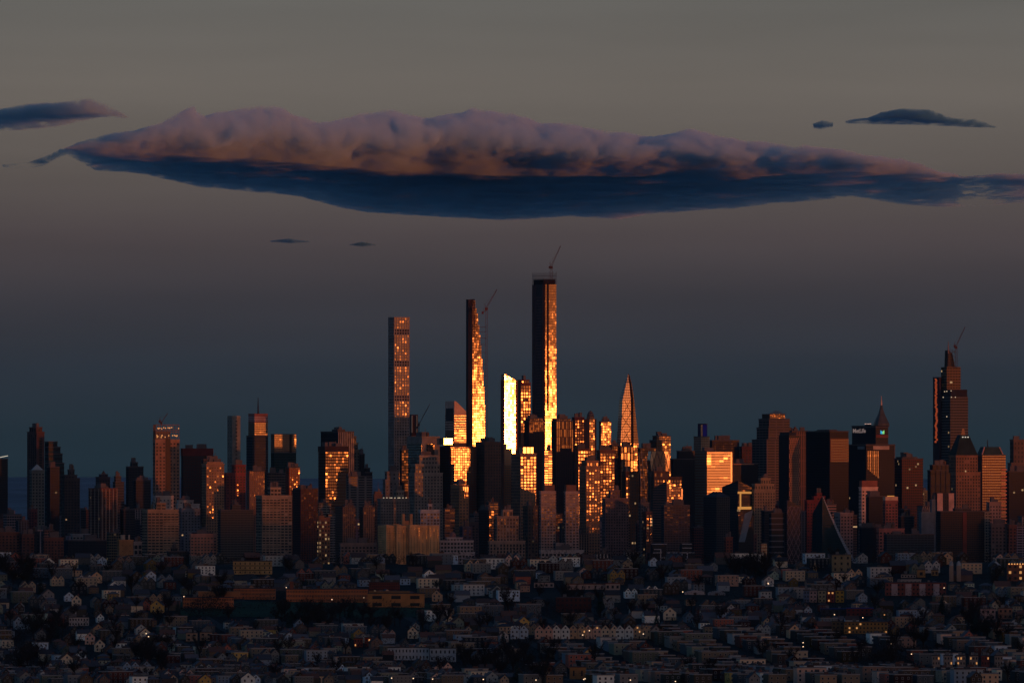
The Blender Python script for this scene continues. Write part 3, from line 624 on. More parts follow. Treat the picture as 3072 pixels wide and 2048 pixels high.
b.part('glass_facade', mb, glass(frame=(.14, .05, .03), fu=.22, fv=.22, tilt=.14, alpha=.003, wide=.12, mid=1.2, rag=.9, spec=.6))
mb = MB(); mb.box(-6, .9, -.6, Dp + .5, -3, b.z(898)); mb.box(b.fx(1416), b.fx(1425), 1, Dp - 1, zs[0] + .1, b.z(897)); b.part('stone_spine', mb, matte((.045, .03, .035)))
mb = MB()
for i in range(16):
    z = b.z(905 + i * 7); mb.box(-.2, b.fx(1423 + i * .6), -.8, -.1, z, z + 1.1)
for i in range(3): mb.box(b.fx(1415 + i * 4), b.fx(1415 + i * 4) + .6, -.9, -.2, b.z(1010), b.z(903))
b.part('scaffold_deck', mb, matte((.08, .045, .04)))
COVER.append((b.D, 1406, 1455, 901)); LAND.append(('the needle-thin tapering tower', 1430, 901))
crane('tower_crane', 'tall tower crane tied to the side of the needle-thin tapering tower', DK(10) - 30, (1459, 1560), (1459, 927), (1492, 868), (1448, 936), ties=[(0, y, xr_) for y, xr_ in ((981, 1434), (995, 1437), (1014, 1440), (1033, 1442), (1057, 1445), (1093, 1447), (1127, 1450), (1160, 1452), (1200, 1453), (1250, 1454))], mast_w=3.4, rmat=(.13, .05, .05))
add(O, 'brown tower behind the crane with glowing windows on its right shoulder', 7, M((.15, .09, .07), 3.8, 3.8, .55, .6, tilt=.35, wide=.1), [(1426, 1454, 1503, 1327)], 'the brown shoulder-lit tower')
# the white-hot tower
b = Bld(A, 'white-hot mirror tower with an angled top, the brightest thing in the skyline', DK(9), 1504, 1513, 1554)
W, Dp = b.WR, b.WL; zt, zr_ = b.z(1122), b.z(1141); zl = b.z(1395)
mb = MB(); mb.loft([[(0, .0, zl), (W * .84, 0, zl), (W * .84, Dp, zl), (0, Dp, zl)], [(0, 0, zt), (W * .84, 0, zr_ + 1), (W * .84, Dp, zr_ + 1), (0, Dp, zt)]]); 
mb.uv = []
for f_ in mb.f:
    for i_ in f_: p = mb.v[i_]; mb.uv.append(((p[0] + p[1]) / 3.2, p[2] / 3.8))
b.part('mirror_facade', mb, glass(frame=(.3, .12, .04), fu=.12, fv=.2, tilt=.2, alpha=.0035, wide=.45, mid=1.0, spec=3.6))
mb = MB(); mb.prism([(0, 0), (W * .84, 0), (W * .84, Dp), (0, Dp)], -3, zl - .02, 3.2, 3.8); b.part('lower_facade', mb, glass(frame=(.3, .12, .04), fu=.1, fv=.2, tilt=.2, wide=.2))
mb = MB(); mb.box(-1.2, -.02, .3, Dp, -3, b.z(1140)); b.part('stone_side', mb, matte((.16, .06, .04)))
mb = MB(); mb.box(W * .845, W, .4, Dp, -3, zr_); b.part('right_pier', mb, matte((.2, .08, .05)))
COVER.append((b.D, 1504, 1554, 1123)); LAND.append(('the white-hot tower', 1530, 1123))
add(O, 'brown tower with a ribbon of gold glints, squeezed between the white-hot and tallest towers', 10, M((.16, .06, .04), 3.6, 4.2, .6, .65, tilt=.45, wide=.1), [(1548, 1562, 1592, 1150), (1552, 1564, 1588, 1141)], bits=1)

# the tallest tower
b = Bld('supertall_tower', 'tallest tower in the skyline, dark-sided, molten gold down its right face, open steel crown', DK(11.5), 1598, 1632, 1669)
W, Dp = b.WR, b.WL; zc = b.z(853); zt = b.z(820)
mb = MB(); mb.prism([(0, 0), (W, 0), (W, Dp), (0, Dp)], -3, zc, 2.6, 4.4); b.part('glass_facade', mb, glass(frame=(.10, .035, .02), fu=.1, fv=.14, tilt=.12, alpha=.003, wide=.15, mid=1.2, rag=.9, spec=.6, tint=(.015, .012, .015)))
mb = MB()
for (xa, xb, th) in ((1632, 1635, 1.2), (1641, 1646, 1.0)): mb.box(b.fx(xa), b.fx(xb), -th, -.02, b.z(1232 if xa > 1640 else 1600), zc)
b.part('recess_shade', mb, matte((.03, .015, .02)))  # proud dark strips; the shade of the recesses is put into their colour
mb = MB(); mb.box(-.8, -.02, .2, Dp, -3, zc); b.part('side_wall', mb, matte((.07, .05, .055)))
mb = MB()
for j in range(72): mb.box(-1.5, -.82, Dp * .18, Dp * .62, 100 + j * 4.9, 101.8 + j * 4.9)
for k_ in (.03, .66, .8, .95): mb.box(-1.4, -.82, Dp * k_, Dp * (k_ + .03), 40, zc)
b.part('side_ledges', mb, matte((.15, .08, .08)), 'stuff')
mb = MB(); mb.box(1, W - 1, 1, Dp - 1, zc + .02, b.z(838)); b.part('crown_core', mb, matte((.02, .015, .015)))
mb = MB()
for i in range(12):
    x = W * i / 11; mb.bar((x, 0, zc), (x, 0, zt + (i % 3) * 1.4), .28)
    y = Dp * i / 11; mb.bar((-.2, y, zc), (-.2, y, zt + (i % 2) * 2), .28)
for zz_ in (zc + 4, zc + 9, zc + 14): mb.bar((0, 0, zz_), (W, 0, zz_), .3); mb.bar((-.2, 0, zz_), (-.2, Dp, zz_), .3)
b.part('crown_frame', mb, matte((.05, .03, .035)))
COVER.append((b.D, 1598, 1669, 819)); LAND.append(('the tallest tower', 1633, 819))
crane('tower_crane', 'luffing crane perched on the crown of the tallest tower', DK(11.5) + 22, (1654, 838), (1654, 803), (1683, 737), (1649, 800), mast_w=3.4)
for xx, yy, lw in ((1609, 838, 2),): pass
add(O, 'dark maroon ribbed tower at the foot of the tallest tower', 8, G((.10, .035, .035), 3, 4, .4, .1), [(1572, 1587, 1633, 1264), (1576, 1589, 1628, 1256)], 'the maroon ribbed tower')
b = add(BK, 'grey concrete apartment tower with blazing gold windows on its upper face and a lantern cap', 3, M((.30, .19, .13), 4.0, 3.7, .62, .62, tilt=.38, wide=.16), [(1534, 1561, 1609, 1362)], 'the lantern-capped tower', bits=0)
x0, x1, y0, y1 = b.tier(1556, 1567, 1600); mb = MB(); mb.box(x0, x1, y0, y1, b.z(1362) + 1.42, b.z(1341), 5, 40); b.part('lantern_cap', mb, glass(frame=(.08, .03, .02), fu=.25, fv=0, tilt=.12, wide=1.0))
mb = MB(); mb.box(x0 - .3, x1 + .3, y0 - .3, y1, b.z(1341) + .02, b.z(1338)); b.part('cap_roof', mb, matte((.12, .06, .04)))
add(O, 'broad dark brown tower with fine vertical ribs, right of the tallest tower', 7, G((.075, .035, .035), 3, 12, .45, .06), [(1654, 1668, 1719, 1264), (1656, 1669, 1712, 1258)], 'the broad ribbed tower')
add(O, 'narrow pale-striped building with one yellow glint below the tallest tower', 6, G((.20, .18, .17), 6, 3.6, .1, .45, wide=.1), [(1628, 1633, 1656, 1352)])
for i, (xa, xb, xc_, pa, pb, pc, yy, side) in enumerate(((1618, 1623, 1667, 1629, 1634, 1664, 1475, 'left'), (1692, 1697, 1737, 1694, 1699, 1729, 1476, 'right'))):
    b = add(A, f'{side} of the two matching white-gridded waterfront towers with brown penthouses', 1, M((.36, .29, .27), 4.2, 3.3, .6, .55), [(xa, xb, xc_, yy)], 'the white-gridded twin towers' if i == 0 else None, bits=0, group='white-gridded twin towers')
    x0, x1, y0, y1 = b.tier(pa, pb, pc); mb = MB(); mb.box(x0, x1, y0, y1, b.z(yy) + 1.42, b.z(1454)); b.part('penthouse', mb, matte((.19, .11, .08)))
    mb = MB()
    for j in range(6): mb.box(-1.0, b.WR + .6, -1.0, -.42, b.z(yy + 5 + j * 8), b.z(yy + 5 + j * 8) + 1.2)
    b.part('balcony_bands', mb, matte((.42, .34, .31)))
add(BK, 'low white-gridded podium spanning the feet of the white-gridded twin towers', 0, M((.42, .38, .36), 5.2, 4, .65, .62), [(1618, 1623, 1752, 1652)], bits=3)
add(BK, 'mid-height linking block between the white-gridded twin towers', 1, M((.30, .24, .22), 4.2, 3.3, .6, .5), [(1664, 1668, 1694, 1630)], bits=0)
b = add(T, 'stone ziggurat apartment tower with tall windows and low wings, front row', 1, M((.34, .25, .19), 4.2, 3.6, .5, .7), [(1464, 1469, 1576, 1624), (1484, 1491, 1556, 1550), (1504, 1509, 1538, 1531)], 'the stone ziggurat')
add(O, 'dark tower with one thin orange glinting strip left of the stone ziggurat', 2, G((.05, .025, .02), 4, 3.8, .2, .3, tilt=.55, wide=.1), [(1436, 1466, 1481, 1530)])

add(O, 'dark red flat-topped tower with small fiery panels at its head', 9, M((.09, .03, .03), 4, 3.8, .5, .5, tilt=.6, wide=.1), [(1716, 1724, 1753, 1253)], 'the fiery-headed red tower', bits=3)
b = Bld(O, 'brown tower crowned by a ribbed glass dome', DK(8), 1750, 1758, 1793)
W, Dp = b.WR, min(b.WL, b.WR); z1 = b.z(1256); c_ = W * .27
octo = [(c_, 0), (W - c_, 0), (W, c_), (W, Dp - c_ * .6), (W - c_, Dp), (c_, Dp), (0, Dp - c_ * .6), (0, c_)]
mb = MB(); mb.prism(octo, -3, z1, 3, 4); b.part('glass_facade', mb, glass(frame=(.13, .06, .04), fu=.3, fv=.3, tilt=.5, wide=.16))
cx, cyv = W / 2, Dp / 2; r = W * .3; mb = MB()
mb.loft([[(cx + r * q * math.cos(i * math.pi / 8), cyv + r * q * math.sin(i * math.pi / 8), z1 + .02 + s_) for i in range(16)] for q, s_ in ((1, 0), (.97, 4), (.86, 7), (.62, 10), (.3, 12), (.04, 13))]); b.part('dome', mb, glass(frame=(.2, .15, .12), fu=.3, fv=.2, wide=.1))
COVER.append((b.D, 1750, 1793, 1240)); LAND.append(('the domed tower', 1770, 1234))
add(O, 'amber gridded block stepping down like an L below the domed tower', 6, M((.18, .07, .03), 3.6, 3.8, .66, .6, tilt=.4, wide=.3), [(1728, 1734, 1798, 1392), (1728, 1734, 1772, 1349)])
b = add(O, 'short bright-faced tower left of the pointed tower', 9, G((.18, .07, .05), 3, 4, .15, .25, tilt=.35, wide=.22), [(1797, 1803, 1833, 1266)], 'the bright short tower')
add(BK, 'gridded tower dotted all over with amber windows, below the bright short tower', 5, M((.16, .08, .05), 3.8, 3.6, .6, .6, tilt=.55, wide=.14), [(1790, 1800, 1844, 1352)], 'the amber-dotted tower')
# the pointed tower
b = Bld('supertall_tower', 'sharp obelisk-like tower tapering to one point, crossed by diagonal braces, amber face', DK(10), 1850, 1862, 1916)
W, Dp = b.WR, b.WL; Z = b.z
sec = [(1700, 1862, 1916, 0), (1329, 1862, 1916, 0), (1199, 1866, 1907, .12), (1150, 1876, 1899, .35), (1121, 1885, 1888, .5)]
spx = [(1893, 1901), (1893, 1901), (1892.5, 1900), (1888, 1894), (1885.5, 1887)]
sec = [(1700, 1862, 1916, 0), (1329, 1862, 1916, 0), (1199, 1868, 1903, .12), (1150, 1879, 1896, .3), (1121, 1884.5, 1888, .5)]
ringL = []; ringR = []
for (yy, xa, xb, ins), sx_ in zip(sec, spx):
    z = max(-3, Z(yy)); y0 = Dp * ins * .6; y1 = Dp * (1 - ins) if ins < .5 else y0 + 1; x_l = b.fx(xa); x_r = b.fx(xb)
    ringL.append([(x_l + y0 * ST / CT, y0, z), (b.fx(sx_[0]) + y0 * ST / CT, y0, z), (b.fx(sx_[0]) + y0 * ST / CT, y1, z), (x_l + y0 * ST / CT, y1, z)])
    ringR.append([(b.fx(sx_[1]) + y0 * ST / CT, y0 + .5, z), (max(x_r, b.fx(sx_[1]) + .4) + y0 * ST / CT, y0 + .5, z), (max(x_r, b.fx(sx_[1]) + .4) + y0 * ST / CT, y1, z), (b.fx(sx_[1]) + y0 * ST / CT, y1, z)])
def scale_uv(mb, a, c):
    mb.uv = []
    for f_ in mb.f:
        for i_ in f_: p = mb.v[i_]; mb.uv.append(((p[0] + p[1] * 1.01) / a, p[2] / c))
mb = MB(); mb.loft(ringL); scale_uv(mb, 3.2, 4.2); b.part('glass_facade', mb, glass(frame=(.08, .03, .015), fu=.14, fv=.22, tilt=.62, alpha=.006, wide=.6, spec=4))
mb = MB(); mb.loft(ringR); scale_uv(mb, 3.2, 4.2); b.part('right_facade', mb, glass(frame=(.08, .03, .015), fu=.14, fv=.22, tilt=.5, wide=.16))
mb = MB()
for i in range(len(sec) - 1):
    a0, a1 = ringL[i][1], ringL[i + 1][1]; c0, c1 = ringR[i][0], ringR[i + 1][0]
    mb.loft([[(a0[0] + .02, a0[1] - .5, a0[2]), (c0[0] - .02, c0[1] - 1, a0[2]), (c0[0] - .02, c0[1] + 3, a0[2]), (a0[0] + .02, a0[1] + 3, a0[2])], [(a1[0] + .02, a1[1] - .5, a1[2]), (c1[0] - .02, c1[1] - 1, a1[2]), (c1[0] - .02, c1[1] + 3, a1[2]), (a1[0] + .02, a1[1] + 3, a1[2])]])
b.part('dark_spine', mb, matte((.02, .012, .012)))
mb = MB()
seg = ringL[1][0], ringL[1][1], ringL[2][0], ringL[2][1]
l0, r0, l1, r1 = [Vector(p) + Vector((0, -.4, 0)) for p in seg]
for (t0, t1, a_, c_) in ((0, .34, 0, 1), (.34, .62, 1, 0), (.62, 1, 0, 1), (0, .3, 1, .3), (.3, .7, 0, 1), (.7, 1, 1, .2)):
    mb.bar(l0.lerp(l1, t0).lerp(r0.lerp(r1, t0), a_), l0.lerp(l1, t1).lerp(r0.lerp(r1, t1), c_), .32)
for yy in range(3): mb.bar(Vector((b.fx(1862 + yy * 12), -.4, Z(1440))), Vector((b.fx(1874 + yy * 10), -.4, Z(1329))), .32)
b.part('braces', mb, matte((.04, .02, .015)))
COVER.append((b.D, 1850, 1916, 1121)); LAND.append(('the pointed amber tower', 1885, 1120))
add(O, 'dark low tower hugging the left foot of the pointed amber tower', 8, G((.03, .02, .02), lit=.004), [(1828, 1835, 1858, 1336)])
add(O, 'block of tall dark orange window strips across the foot of the pointed amber tower', 8, G((.05, .02, .012), 5, 12, .4, .12, tilt=.35, wide=.18), [(1852, 1860, 1899, 1341)])
add(BK, 'lower block with scattered golden windows beneath the pointed amber tower', 6, M((.10, .05, .03), 4, 3.8, .55, .6, tilt=.7, wide=.1, lit=.08), [(1866, 1877, 1918, 1416)])
b = add(O, 'dark glass tower edged with thin white diagonal lines, left of the diamond-braced tower', 8, G((.03, .03, .035)), [(1913, 1920, 1968, 1346)])
mb = MB()
for a_, c_ in (((1916, 1355), (1924, 1475)), ((1924, 1352), (1934, 1470)), ((1944, 1352), (1956, 1410)), ((1936, 1375), (1948, 1450))):
    mb.bar((b.fx(a_[0]), -.6, b.z(a_[1])), (b.fx(c_[0]), -.6, b.z(c_[1])), .45)
b.part('white_lines', mb, matte((.34, .36, .38)))
add(O, 'half-dark half-fiery tower standing behind the diamond-braced tower', 9, G((.12, .04, .02), 3.4, 4, .2, .25, tilt=.75, wide=.16), [(1949, 1969, 2012, 1322), (1958, 1970, 2012, 1309)], 'the half-fiery tower')
# diamond-braced tower
b = Bld(O, 'short tower of big triangular diamond panes with cut corners', DK(6), 1946, 1950, 2011)
W, Dp = b.WR, max(b.WL, 12); z0, z1 = b.z(1413), b.z(1353); n = 3; zmid = (z0 + z1) / 2
mb = MB(); mb.box(1, W - 1, .8, Dp, -3, z0); b.part('lower_wall', mb, matte((.1, .07, .06)))
fc = MB(); cut = W * .06
L3 = [(0 + cut, 0, z0), (W / 3, 0, z0), (2 * W / 3, 0, z0), (W - cut, 0, z0)]; Mi = [(0, 0, zmid), (W / 6 + W * .0, 0, zmid), (W / 2, 0, zmid), (5 * W / 6, 0, zmid), (W, 0, zmid)]; Tp = [(cut, 0, z1), (W / 3, 0, z1), (2 * W / 3, 0, z1), (W - cut, 0, z1)]
mats_ = [glass(tint=(.05, .02, .01), tilt=.2, wide=.6), glass(tint=(.12, .04, .03), tilt=.3, wide=.25), glass(tint=(.08, .03, .02), tilt=.15, wide=.9)]
tris = []
for a_, c_ in zip(L3, L3[1:]): tris.append((a_, c_, ((a_[0] + c_[0]) / 2, 0, zmid), 1))
mids = [((a_[0] + c_[0]) / 2, 0, zmid) for a_, c_ in zip(L3, L3[1:])]
for i in (1, 2): tris.append((mids[i - 1], L3[i], mids[i], 1))
for a_, c_, m3 in zip(Tp, Tp[1:], mids): tris.append((a_, m3, c_, 0 if m3 != mids[1] else 1))
for i in (1, 2): tris.append((mids[i - 1], mids[i], Tp[i], 1))
tris += [((0, 0, zmid), L3[0], mids[0], 0), ((0, 0, zmid), mids[0], Tp[0], 2), ((W, 0, zmid), mids[2], L3[3], 0), ((W, 0, zmid), Tp[3], mids[2], 2)]
for p, q, r_, m3 in tris: fc.face([p, q, r_], [(p[0], p[2] / 9), (q[0], q[2] / 9), (r_[0], r_[2] / 9)], m3)
fc.face([(0, 0, zmid), (0, Dp, zmid), (cut, Dp, z1), (cut, 0, z1)], None, 1); fc.face([(0, 0, zmid), (cut, 0, z0), (cut, Dp, z0), (0, Dp, zmid)], None, 1)
fc.face([(cut, 0, z1), (W - cut, 0, z1), (W - cut, Dp, z1), (cut, Dp, z1)][::-1], None, 1); fc.face([(W, 0, zmid), (W - cut, 0, z1), (W - cut, Dp, z1), (W, Dp, zmid)], None, 1); fc.face([(cut, Dp, z0), (W - cut, Dp, z0), (W, Dp, zmid), (W - cut, Dp, z1), (cut, Dp, z1), (0, Dp, zmid)], None, 1)
b.part('diamond_facade', fc, mats_)
mb = MB()
for p, q, r_, m3 in tris:
    for a_, c_ in ((p, q), (q, r_), (r_, p)): mb.bar(Vector(a_) + Vector((0, -.35, 0)), Vector(c_) + Vector((0, -.35, 0)), .38)
b.part('diagrid', mb, matte((.34, .20, .15)))
COVER.append((b.D, 1948, 2011, 1353)); LAND.append(('the diamond-braced tower', 1980, 1353))
add(BK, 'dark terrace block with orange windows under the diamond-braced tower', 4, M((.09, .06, .05), 4, 4, .5, .6, tilt=.7, wide=.12, lit=.05), [(1953, 1962, 2046, 1432), (1956, 1962, 1998, 1415)])
b = Bld(O, 'pink-faced tower with a slanted roof above the white-framed podium', DK(2), 1960, 2000, 2047)
W, Dp = b.WR, b.WL; mb = MB(); mb.loft([[(0, 0, -3), (W, 0, -3), (W, Dp, -3), (0, Dp, -3)], [(0, 0, b.z(1442)), (W, 0, b.z(1464)), (W, Dp, b.z(1482)), (0, Dp, b.z(1464))]]); scale_uv(mb, 3.4, 3.6)
b.part('glass_facade', mb, glass(frame=(.34, .16, .12), fu=.2, fv=.35, tilt=.6, wide=.1))
mb = MB(); mb.box(W - 1.6, W + .4, -.5, -.02, b.z(1516), b.z(1465)); b.part('bright_edge', mb, glass(tilt=.1, alpha=.02, wide=.9))
COVER.append((b.D, 1960, 2047, 1455)); LAND.append(('the slant-roofed pink tower', 2010, 1442))
add(BK, 'wide dull grid block with hairline vertical mullions in front of the slant-roofed pink tower', 1, G((.10, .09, .10), 4.4, 3.3, .2, .4), [(1984, 1992, 2070, 1517)], 'the dull grid block')
b = Bld(BK, 'dark glass podium outlined by stepped white frames', DK(0), 1942, 1948, 2086)
W, Dp = b.WR, b.WL; mb = MB(); mb.box(0, W, 0, Dp, -3, b.z(1658), 4, 4); mb.box(b.fx(1958), b.fx(1999), 1, Dp, b.z(1658) + .02, b.z(1632), 4, 4); mb.box(b.fx(2046), b.fx(2075), 1, Dp, b.z(1658) + .02, b.z(1632), 4, 4)
b.part('glass_block', mb, glass(frame=(.03, .035, .045)))
mb = MB()
def fr(xa, ya, xb, yb):
    X0, X1 = sorted((b.fx(xa), b.fx(xb))); Z0, Z1 = sorted((b.z(ya), b.z(yb)))
    mb.box(X0 - .5, X1 + .5, -1, -.02, Z0 - .5, Z1 + .5)
for s_ in ((1956, 1631, 1999, 1631), (2048, 1631, 2075, 1631), (1963, 1647, 1981, 1647), (2048, 1643, 2075, 1643), (1960, 1657, 1984, 1657), (2001, 1657, 2046, 1657), (2048, 1657, 2082, 1657), (1982, 1647, 1982, 1678), (1982, 1672, 1999, 1672), (2062, 1655, 2062, 1676), (2056, 1676, 2068, 1676), (1980, 1688, 1999, 1688), (1981, 1672, 1981, 1688), (2001, 1657, 2001, 1690), (2046, 1657, 2046, 1690)): fr(*s_)
b.part('white_frames', mb, matte((.50, .50, .52)))
COVER.append((b.D, 1945, 2086, 1658))
add(O, 'dark boxy tower in the gap right of the diamond-braced tower', 8, G((.03, .03, .035)), [(2012, 2020, 2085, 1378), (2030, 2036, 2085, 1354)])
# lit-sign tower
b = add(O, 'narrow tower with a purple-lit upper box and bright amber lower cladding', 10, G((.08, .03, .02), 3, 4, .1, .15, tilt=.3, wide=.6), [(2082, 2103, 2129, 1311)], 'the purple-topped tower', bits=0)
x0, x1, y0, y1 = b.tier(2094, 2107, 2122); mb = MB(); mb.box(x0, x1, y0, y1, b.z(1311) + 1.7, b.z(1270)); b.part('upper_box', mb, matte((.05, .03, .08)))
mb = MB(); mb.box(x0 + 1, x1 - 1, y0 - .4, y0 - .02, b.z(1308), b.z(1274)); b.part('blue_screen', mb, glow((.05, .03, .35), .1))
mb = MB(); mb.box(b.fx(2106), b.fx(2111), y0 - .9, y0 - .45, b.z(1352), b.z(1273)); b.part('orange_strip', mb, glass(tilt=.3, wide=.9, frame=(.3, .1, .03), fv=.2))
COVER.append((b.D, 2094, 2122, 1269))
b = add(O, 'broad slab whose whole face mirrors orange in wavy horizontal streaks', 6, G((.16, .05, .015), 7, 4.2, .0, .22, tilt=.55, wide=.5, mid=1.6, rag=.25, spec=.5), [(2086, 2121, 2196, 1355)], 'the wavy orange slab', bits=1)
mb = MB(); mb.box(b.WR - 2.2, b.WR + .4, -.5, -.02, b.z(1445), b.z(1356)); b.part('bright_edge', mb, glass(tilt=.08, alpha=.015, wide=1.0))
add(O, 'wide black slab with a small mast behind the wavy orange slab', 11, G((.025, .02, .035)), [(2128, 2136, 2218, 1322)], 'the wide black slab')
add(O, 'low dark red roof block between the wide black slab and the crowned tower', 11, M((.10, .04, .035), 5, 4), [(2218, 2226, 2264, 1341)], bits=3)
b = add(O, 'dark flat mass with an orange-lit roofline right of the wavy orange slab', 7, G((.025, .025, .03)), [(2192, 2198, 2275, 1392)], bits=1)
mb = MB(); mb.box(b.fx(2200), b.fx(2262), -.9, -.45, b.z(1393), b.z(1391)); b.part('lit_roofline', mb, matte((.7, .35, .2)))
b = Bld(O, 'dark tower with an angular top and a glowing framed sky lobby', DK(3), 2168, 2214, 2258)
W, Dp = b.WR, b.WL; mb = MB(); mb.loft([[(0, 0, -3), (W, 0, -3), (W, Dp, -3), (0, Dp, -3)], [(0, 0, b.z(1441)), (W, 0, b.z(1462)), (W, Dp, b.z(1468)), (0, Dp, b.z(1460))]]); scale_uv(mb, 3.6, 4)
b.part('glass_facade', mb, glass(frame=(.05, .05, .06), lit=.004))
mb = MB()
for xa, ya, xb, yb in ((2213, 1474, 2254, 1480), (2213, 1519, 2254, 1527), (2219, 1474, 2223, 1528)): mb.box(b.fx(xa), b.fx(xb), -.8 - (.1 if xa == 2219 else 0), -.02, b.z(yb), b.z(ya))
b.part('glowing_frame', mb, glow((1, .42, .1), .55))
COVER.append((b.D, 2168, 2258, 1445)); LAND.append(('the framed-lobby tower', 2215, 1440))
b = Bld(A, 'dark ribbed apartment tower with a pointed gable top in front of the wavy orange slab', DK(2), 2112, 2150, 2190)
W, Dp = b.WR, b.WL; mb = MB(); mb.loft([[(0, 0, -3), (W, 0, -3), (W, Dp, -3), (0, Dp, -3)], [(0, 0, b.z(1490)), (W, 0, b.z(1490)), (W, Dp, b.z(1490)), (0, Dp, b.z(1490))], [(W * .35, Dp * .35, b.z(1474)), (W * .65, Dp * .35, b.z(1474)), (W * .65, Dp * .65, b.z(1474)), (W * .35, Dp * .65, b.z(1474))]]); scale_uv(mb, 3.2, 3.4)
b.part('facade', mb, glass(frame=(.07, .075, .08), fu=.3, fv=.3, lit=.004)); COVER.append((b.D, 2112, 2190, 1478))
add(BK, 'mauve-brown slab with tight rows of windows and a dark penthouse, front row centre-right', 2, M((.17, .12, .12), 3.4, 3.3, .5, .5), [(1806, 1816, 1886, 1496), (1826, 1831, 1860, 1472)], 'the mauve-brown slab')
b = add(T, 'dark-sided tower with an orange stone front and a bright cornice below the domed tower', 3, M((.34, .20, .12), 3.8, 3.5, .5, .55, tilt=.6, wide=.1), [(1738, 1758, 1800, 1400), (1744, 1760, 1796, 1384)], 'the orange-fronted stone tower')
add(BK, 'thin grey tower with a small red box near the dark diagonal glass tower', 3, M((.13, .12, .12), 4, 3.6), [(1916, 1922, 1948, 1509)])
add(BK, 'small tower with two rows of red-orange windows, right of the mauve-brown slab', 2, M((.12, .06, .05), 4, 3.6, .55, .55, lit=.12, tilt=.7, wide=.15), [(1928, 1938, 1959, 1536)])
add(BK, 'low block striped with white vertical frames right of the mauve-brown slab', 0, G((.42, .40, .38), 5.6, 20, .38, .1), [(1872, 1877, 1922, 1656)], bits=1)
add(BK, 'low block striped with white vertical frames left of the mauve-brown slab', 0, G((.42, .40, .38), 5.6, 20, .38, .1), [(1785, 1789, 1831, 1661)], bits=1)
b = Bld(O, 'faceted tower with a tilted pale blue plane, lower right of the framed-lobby tower', DK(1), 2208, 2216, 2262)
W, Dp = b.WR, b.WL; mb = MB(); mb.box(0, W, 1, Dp, -3, b.z(1545), 4, 4); b.part('glass_facade', mb, glass(frame=(.03, .04, .05)))
mb = MB(); mb.face([(b.fx(2217), .5, b.z(1625)), (b.fx(2232), -3, b.z(1625)), (b.fx(2257), -3, b.z(1530)), (b.fx(2235), .5, b.z(1540))]); mb.face([(b.fx(2217), .6, b.z(1625)), (b.fx(2235), .6, b.z(1540)), (b.fx(2257), .6, b.z(1530)), (b.fx(2232), .6, b.z(1625))]); b.part('tilted_plane', mb, matte((.18, .24, .28)))
COVER.append((b.D, 2208, 2262, 1545))

# the crowned tower and its neighbours
b = add(O, 'big dark stepped tower with a spiked lantern crown and pale horizontal bands', 9.3, G((.16, .13, .12), 14, 4.2, .12, .42), [(2258, 2300, 2374, 1320), (2272, 2306, 2374, 1284), (2278, 2308, 2370, 1258)], 'the spiked-crown tower', bits=0)
x0, x1, y0, y1 = b.tier(2288, 2310, 2356); cx, cyv = (x0 + x1) / 2, (y0 + y1) / 2
mb = MB(); mb.box(x0, x1, y0, y1, b.z(1258) + 1.7, b.z(1241)); b.part('crown', mb, glass(frame=(.08, .05, .04), fu=.3, fv=.3, tilt=1.0, wide=.12))
mb = MB(); rs = random.Random(5)
for i in range(14): x = x0 + (x1 - x0) * i / 13; mb.bar((x, y0, b.z(1246)), (x, y0, b.z(1241 - 9 * math.exp(-((i - 6) / 3.5) ** 2) - rs.random() * 3)), .5)
b.part('crown_spikes', mb, matte((.08, .05, .05)))
b = Bld(A, 'slim tower with a woven orange lattice on its right face and a black left side', DK(5), 2338, 2367, 2399)
W, Dp = b.WR, b.WL; z1 = b.z(1306); mb = MB(); mb.box(.0, W, .0, Dp, -3, z1, 3.4, 3.4); b.part('glass_core', mb, glass(frame=(.03, .035, .04)))
mb = MB(); nr = int(z1 / 3.5)
for j in range(nr):
    mb.box(0, W, -.7, -.02, j * 3.5, j * 3.5 + .9)
    for i in range(5): x = W * (i + (.5 if (j // 2) % 2 else .0)) / 5; mb.box(x, min(W, x + W * .1), -.9, -.72, j * 3.5, j * 3.5 + 3.5)
b.part('lattice', mb, matte((.42, .23, .14)), 'stuff')
mb = MB(); mb.box(1, W * .7, 1, Dp - 1, z1 + .02, z1 + 5); b.part('penthouse', mb, matte(DARK)); COVER.append((b.D, 2338, 2399, 1306)); LAND.append(('the woven-lattice tower', 2370, 1306))
add(O, 'pinkish tower of thin upright ribs behind the woven-lattice tower', 8, G((.22, .12, .10), 3.6, 20, .5, .05), [(2369, 2376, 2424, 1294)], bits=3)
b = add(O, 'massive blue-black box tower with a copper-brown reflection on its right face', 6, G((.02, .025, .035), 3.2, 4, .1, .3, tint=(.006, .008, .012)), [(2422, 2489, 2546, 1295), (2455, 2489, 2512, 1291)], 'the massive blue-black box', bits=0)
mb = MB(); mb.box(1, b.WR, -.6, -.02, b.z(1385), b.z(1315), 3.2, 4); b.part('painted_reflection', mb, glass(frame=(.18, .07, .05), fu=.2, fv=.3, wide=.1))  # brown reflection put into the colour of an added panel
add(BK, 'red-brown stepped roof block left of the dark glass pyramid', 3, M((.20, .045, .04), 4, 3.5), [(2414, 2421, 2500, 1502), (2436, 2442, 2476, 1490), (2446, 2451, 2466, 1481)])
